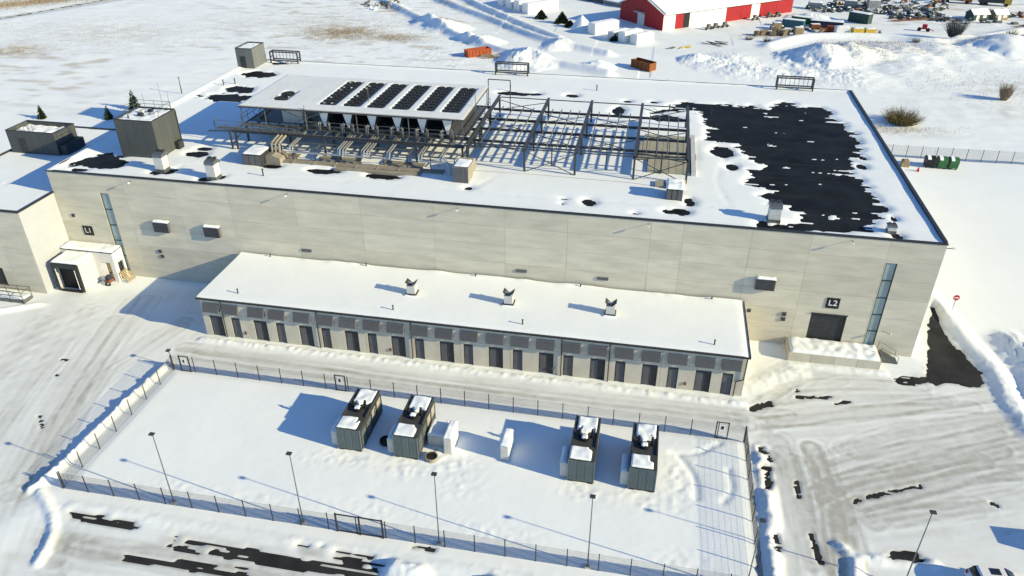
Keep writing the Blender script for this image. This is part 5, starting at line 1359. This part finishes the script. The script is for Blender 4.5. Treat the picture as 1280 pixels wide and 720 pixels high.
def pallet_stack(x, y, n, a):
    z0 = gz(x,y)-.05; o_ = thing('pallet_stack','weathered grey-brown pallet stack at the scrapyard edge, '+('five','six','seven','eight','nine','ten','eleven')[n-5]+' pallets high','pallets',(x,y,z0),'pallet stacks')
    ca, sa = math.cos(a), math.sin(a)
    for k in range(n):
        z = z0+k*.17; m = MB()
        for j in (-.5,0,.5): m.obox((x-sa*j+.05*k*(k%2),y+ca*j),1.25,.12,z,z+.09,a)
        for j in range(5): m.obox((x+ca*(-.5+j*.25)+.05*k*(k%2),y+sa*(-.5+j*.25)),.16,1.1,z+.09,z+.125,a)
        m.build('pallet','wood',o_)
rp_ = random.Random(12)
for x, y in ((25.2,226.4),(26.9,227.0),(28.4,228.2),(29.8,226.8),(31.2,228.0),(32.6,227.2),(27.8,230.0),(30.5,230.6),(33.8,229.5)):
    pallet_stack(x, y, rp_.randint(5,11), R(rp_.uniform(-40,40)))
# scrap pieces, each its own thing
rs_ = random.Random(21)
ADJ = {'scrap':'dark grey','scrap_light':'pale grey','rust':'rusty brown','deep_green':'dark green','steel':'blackish'}
ZONE = ['in the scrap row next to the pale grey container','in the scrap row behind the first row','in the scrap row nearest the lorries','beside the rust red rails','among the coloured containers','in front of the sheds','beyond the pale shed']
def scrap_piece(x, y, s, kind, zone):
    z0 = gz(x,y)-.06; a = rs_.uniform(0,math.pi)
    mt = rs_.choice(['scrap','scrap','scrap','scrap','scrap_light','scrap_light','rust','deep_green','steel'])
    if kind == 0:
        m = MB()
        for k in range(rs_.randint(3,7)):
            b = a+rs_.uniform(-.25,.25); l = s*rs_.uniform(.8,1.8); ox, oy = rs_.uniform(-.5,.5), rs_.uniform(-.5,.5)
            m.bar((x+ox-l*math.cos(b),y+oy-l*math.sin(b),z0+.15+.12*k),(x+ox+l*math.cos(b),y+oy+l*math.sin(b),z0+.2+.14*k),.22,.2)
        o_ = one(m,'scrap_beams',mt,ADJ[mt]+' bundle of old beams '+ZONE[zone],'scrap',(x,y,z0),'scrap rows')
        h = .5
    elif kind == 1:
        m = MB(); h = s*rs_.uniform(.5,1.1)
        m.obox((x,y),s*1.6,s,z0+.1,z0+h,a); m.obox((x+.3*math.cos(a),y+.3*math.sin(a)),s*.7,s*.8,z0+h,z0+h*1.5,a); m.tube((x-.6*s*math.cos(a),y-.6*s*math.sin(a),z0+h),(x-.6*s*math.cos(a),y-.6*s*math.sin(a),z0+h*1.7),.12*s,8)
        m.obox((x-.9*s*math.cos(a),y-.9*s*math.sin(a)),.3*s,s*1.2,z0,z0+.4*h,a)
        o_ = one(m,'scrap_machine',mt,ADJ[mt]+' old machine part '+ZONE[zone],'scrap',(x,y,z0),'scrap rows')
    else:
        m = MB(); h = .9*s
        for k in range(3): m.tube((x+.5*k*math.cos(a)-.8*math.sin(a)*s,y+.5*k*math.sin(a)+.8*math.cos(a)*s,z0+.35*s),(x+.5*k*math.cos(a)+.8*math.sin(a)*s,y+.5*k*math.sin(a)-.8*math.cos(a)*s,z0+.35*s),.34*s,10)
        o_ = one(m,'scrap_drums',mt,ADJ[mt]+' row of old drums '+ZONE[zone],'scrap',(x,y,z0),'scrap rows')
    if rs_.random() < .75:
        sn = MB().snow(-s*.6,s*.6,-s*.4,s*.4,0,.22,.3,.5,.25,x); ca, sa = math.cos(a), math.sin(a)
        sn.v = [(x+ca*p-sa*q,y+sa*p+ca*q,z0+h+zz_) for p,q,zz_ in sn.v]
        s2 = sn.build('snow','snow',o_,True)
for row, (x0, x1, ya, yb, n) in enumerate(((44,84,262,268,46),(50,88,268,276,46),(56,90,276,286,34),(66,84,256,262,20),(30,60,232,238,16),(82,112,252,258,14),(100,118,262,275,16))):
    for k in range(n):
        t = (k+rs_.uniform(.1,.9))/n; scrap_piece(x0+(x1-x0)*t, ya+(yb-ya)*rs_.random(), rs_.uniform(.55,1.1), rs_.choice([0,0,1,1,2]), row)
# rust red rails lying in front of the rows
planks('long rust red rails lying in front of the scrap rows',72,256,6,13,R(6),'rust',2.5,'rail_pile')
planks('second bundle of rust red rails beside the rows',80,258,5,12,R(4),'rust',2.0,'rail_pile')
# sheds
def shed(label, cx, cy, L, W, H, a, wall, roofm):
    z0 = gz(cx,cy)-.2; o_ = thing('shed',label,'shed',(cx,cy,z0)); ca, sa = math.cos(a), math.sin(a)
    pos = lambda x, y: (cx+ca*x-sa*y, cy+sa*x+ca*y)
    MB().obox((cx,cy),L,W,z0,z0+H,a).build('wall',wall,o_)
    for s in (-1,1):
        P = [(-L/2-.2,0,z0+H+W*.35),(L/2+.2,0,z0+H+W*.35),(L/2+.2,s*(W/2+.3),z0+H-.05),(-L/2-.2,s*(W/2+.3),z0+H-.05)]
        Q = [(*pos(x,y),z) for x,y,z in P]; U = [(x,y,z+.12) for x,y,z in Q]
        MB().add(Q+U,[(0,1,2,3),(4,7,6,5),(0,4,5,1),(1,5,6,2),(2,6,7,3),(3,7,4,0)]).build('roof',roofm,o_)
    for s in (-1,1):
        e_ = [(s*L/2,-W/2,z0+H),(s*L/2,W/2,z0+H),(s*L/2,0,z0+H+W*.33)]
        MB().add([(*pos(x,y),z) for x,y,z in e_],[(0,1,2)]).build('gable',wall,o_)
    dd = MB().obox(pos(-L*.2,-W/2-.03),1.0,.05,z0+.2,z0+2.0,a).build('door','white_paint',o_)
    MB().obox(pos(L*.22,-W/2-.03),1.2,.05,z0+1.0,z0+1.8,a).build('window','white_paint',o_)
shed('small green shed with a snowy gabled roof at the scrapyard edge',91.8,260.6,5.2,3.6,2.0,R(20),'deep_green','snow')
shed('small pale shed beside the green one',98.2,262.4,4.2,3.4,1.9,R(20),'wood','snow')
# lorries at the far edge
def lorry(label, cx, cy, a, cabm, boxm):
    z0 = gz(cx,cy); o_ = thing('lorry',label,'lorry',(cx,cy,z0)); ca, sa = math.cos(a), math.sin(a)
    pos = lambda x, y: (cx+ca*x-sa*y, cy+sa*x+ca*y)
    MB().obox(pos(-1.2,0),7.0,2.5,z0+.9,z0+3.2,a).build('box_body',boxm,o_)
    MB().obox(pos(3.6,0),2.0,2.4,z0+.5,z0+2.6,a).build('cab',cabm,o_)
    MB().obox(pos(4.62,0),.05,2.0,z0+1.5,z0+2.3,a).build('windscreen','dark_glass',o_)
    for x in (-3.6,-2.4,3.3):
        for s in (-1,1): MB().tube((*pos(x,s*1.0),z0+.45),(*pos(x,s*1.28),z0+.45),.5,12).build('wheel','rubber',o_)
    sn = MB().snow(-4.7,2.3,-1.25,1.25,0,.2,.5,.4,.2,cx); sn.v = [(*pos(x,y),z0+3.2+q) for x,y,q in sn.v]; sn.build('snow','snow',o_,True)
lorry('dark blue lorry with an orange cab at the far scrapyard edge',93,286,R(-14),'orange','navy')
lorry('dark lorry with a yellow cab at the far scrapyard edge',104,284,R(-10),'yellow','charcoal')
implement('small dark red tractor-like machine standing alone before the scrap rows',72.0,240.6,R(-20),1.25,'sign_red')
planks('dark poles lying by the right hand sheds',103,252,6,5,R(20),'scrap',3)

# ================================================================= vegetation
def twig_mesh(h, r, n, seed, mt_thick=.02, flat=.0):
    q = random.Random(seed); m = MB()
    for k in range(n):
        a = q.uniform(0,2*math.pi); d0 = q.random()**.6*r*.45; tilt = q.uniform(.1,1.0)
        p = Vector((d0*math.cos(a), d0*math.sin(a), 0)); dr = Vector((math.cos(a)*tilt*r/h, math.sin(a)*tilt*r/h, 1)).normalized(); l = h*q.uniform(.55,1.05)
        th = mt_thick*q.uniform(.7,1.3)
        for s in range(3):
            e = p+(dr+Vector((q.uniform(-.25,.25),q.uniform(-.25,.25),0)))*l/3
            m.tube(p,e,th,3,th*.7,caps=False); th *= .7
            for b in range(2):
                f = e+Vector((q.uniform(-1,1),q.uniform(-1,1),q.uniform(.2,1))).normalized()*l*.2; m.tube(e,f,th*.7,3,th*.3,caps=False)
            p = e
    return m
def shrub(label, x, y, h, r, n, seed, mt='twig', thick=.03, name='bare_shrub', group=None):
    z0 = gz(x,y)-.1; o_ = thing(name,label,'shrub',(x,y,z0),group)
    t = twig_mesh(h,r,n,seed,thick); t.v = [(a+x,b+y,c+z0) for a,b,c in t.v]; t.build('twigs',mt,o_)
    s = MB(); 
    for k in range(5):
        a = 2*math.pi*k/5; s.tube((x+.1*math.cos(a),y+.1*math.sin(a),z0-.1),(x+r*.25*math.cos(a),y+r*.25*math.sin(a),z0+h*.4),thick*2.2,5,thick)
    s.build('stems',mt,o_)
shrub('wide olive brown leafless shrub beyond the hall corner',47.3,156.6,2.9,4.6,560,1,'olive_twig',.04)
shrub('narrow upright tan shrub standing alone with a long shadow',72.1,176.2,3.2,1.4,240,2,'straw',.05)
shrub('grey leafless tree-like shrub on the ridge before the scrapyard',77.2,231.3,4.6,3.0,300,3,'scrap',.05)
for k, (x, y, h, r) in enumerate(((95,224,2.2,2.2),(103,228,2.0,2.4),(90,228,1.8,2),(27.5,219,1.2,1.6),(23,221,1.0,1.4),(66,224,1.2,1.6))):
    shrub('small grey leafless shrub on the snowy ridge',x,y,h,r,90,30+k,'scrap',.04,group='ridge shrubs')
def conifer(label, x, y, h, r, seed, dens=12, name='spruce_tree', group=None):
    q = random.Random(seed); z0 = gz(x,y)-.1; o_ = thing(name,label,'tree',(x,y,z0),group)
    MB().tube((x,y,z0),(x,y,z0+h*.96),.05*h*.4,6,.01).build('trunk','bark',o_)
    m = MB(); lv = 13
    for i in range(lv):
        z = z0+h*(.10+.88*i/lv); rr = r*(1-i/lv)**.9+.06
        for k in range(dens):
            a = q.uniform(0,2*math.pi); l = rr*q.uniform(.65,1.1); d_ = Vector((math.cos(a),math.sin(a),0)); sd = Vector((-d_.y,d_.x,0))
            p0 = Vector((x,y,z)); p1 = p0+d_*l*.5+Vector((0,0,-.05*l)); p2 = p0+d_*l+Vector((0,0,-.28*l)); w = .18*l+.05
            m.add([p0,p1+sd*w,p2,p1-sd*w],[(0,1,2,3)]); m.add([p0,p1+Vector((0,0,w*.7)),p2,p1-Vector((0,0,w*.7))],[(0,1,2,3)])
    m.build('crown','needles',o_)
    return o_
conifer('small dark spruce behind the penthouse of the side wing',-119.5,127.6,3.0,1.2,4)
conifer('small dark spruce in the shade to the side of the tall penthouse',-106.2,129.7,3.0,1.1,5)
conifer('taller spruce showing above the tall grey penthouse',-104.9,136.3,4.4,1.5,6)
conifer('bushy dark pine beside the end of the white container row',-36.6,237.6,3.0,2.6,7,16,'pine_tree')
conifer('bushy pine between the white containers and the snow cone',-29.6,232.2,3.6,3.0,8,16,'pine_tree')
conifer('low pine hedge-like tree at the foot of the snow cone',-26.6,227.2,2.0,2.4,9,16,'pine_tree')
conifer('small dark pine among the white containers by the barn',-12.8,213.2,2.0,1.9,10,14,'pine_tree')
# dry grass along the road at the far left
m = MB(); q = random.Random(5)
for k in range(5200):
    t = q.random(); x = -226+t*48+q.gauss(0,3.5); y = 206+t*52+q.gauss(0,4.5); z = gz(x,y); h = q.uniform(.3,1.1)
    a = q.uniform(0,6.28); w = .07
    m.add([(x-w*math.cos(a),y-w*math.sin(a),z-.05),(x+w*math.cos(a),y+w*math.sin(a),z-.05),(x+q.uniform(-.3,.3),y+q.uniform(-.3,.3),z+h)],[(0,1,2)])
for cx, cy, rx_, ry_, n in ((-164,173,6,4,900),(-63,226.5,5,2,700),(46,153,10,3,500),(56,222,12,4,900),(45,206,12,7,2600),(60,213,12,6,1200),(72,188,22,14,1800),(82,224,14,4,900),(29,226,7,2.5,500),(-155,192,34,18,2600),(-95,222,34,22,3000),(-88,208,9,7,4200),(-72,205.5,8,4,2000)):
    for k in range(n):
        x, y = q.gauss(cx,rx_*.6), q.gauss(cy,ry_*.6); z = gz(x,y); h = q.uniform(.12,.5); a = q.uniform(0,6.28); w = .04
        m.add([(x-w*math.cos(a),y-w*math.sin(a),z-.05),(x+w*math.cos(a),y+w*math.sin(a),z-.05),(x+q.uniform(-.3,.3),y+q.uniform(-.3,.3),z+h)],[(0,1,2)])
tag(m.build('dry_grass','straw'),'dry tan grass stalks sticking out of the snowy field','grass',kind='stuff')
# ploughed snow blocks lying in the rubble heap at the top
q = random.Random(9)
for k in range(26):
    x, y = q.gauss(-92,4.0), q.gauss(246,3.0); z = gz(x,y); s = q.uniform(.4,1.0)
    one(MB().obox((x,y),s*1.2,s,z-.1,z+s*.7,q.uniform(0,3)).obox((x+.2,y+.1),s*.7,s*.8,z+s*.6,z+s,q.uniform(0,3)),'rubble_block',(mt_ := q.choice(['scrap','scrap_light','rust','snow'])),{'scrap':'dark grey','scrap_light':'pale grey','rust':'brownish','snow':'white snow-crusted'}[mt_]+' rubble block half buried in the heap behind the field','rubble',(x,y,z-.1),'rubble heap')
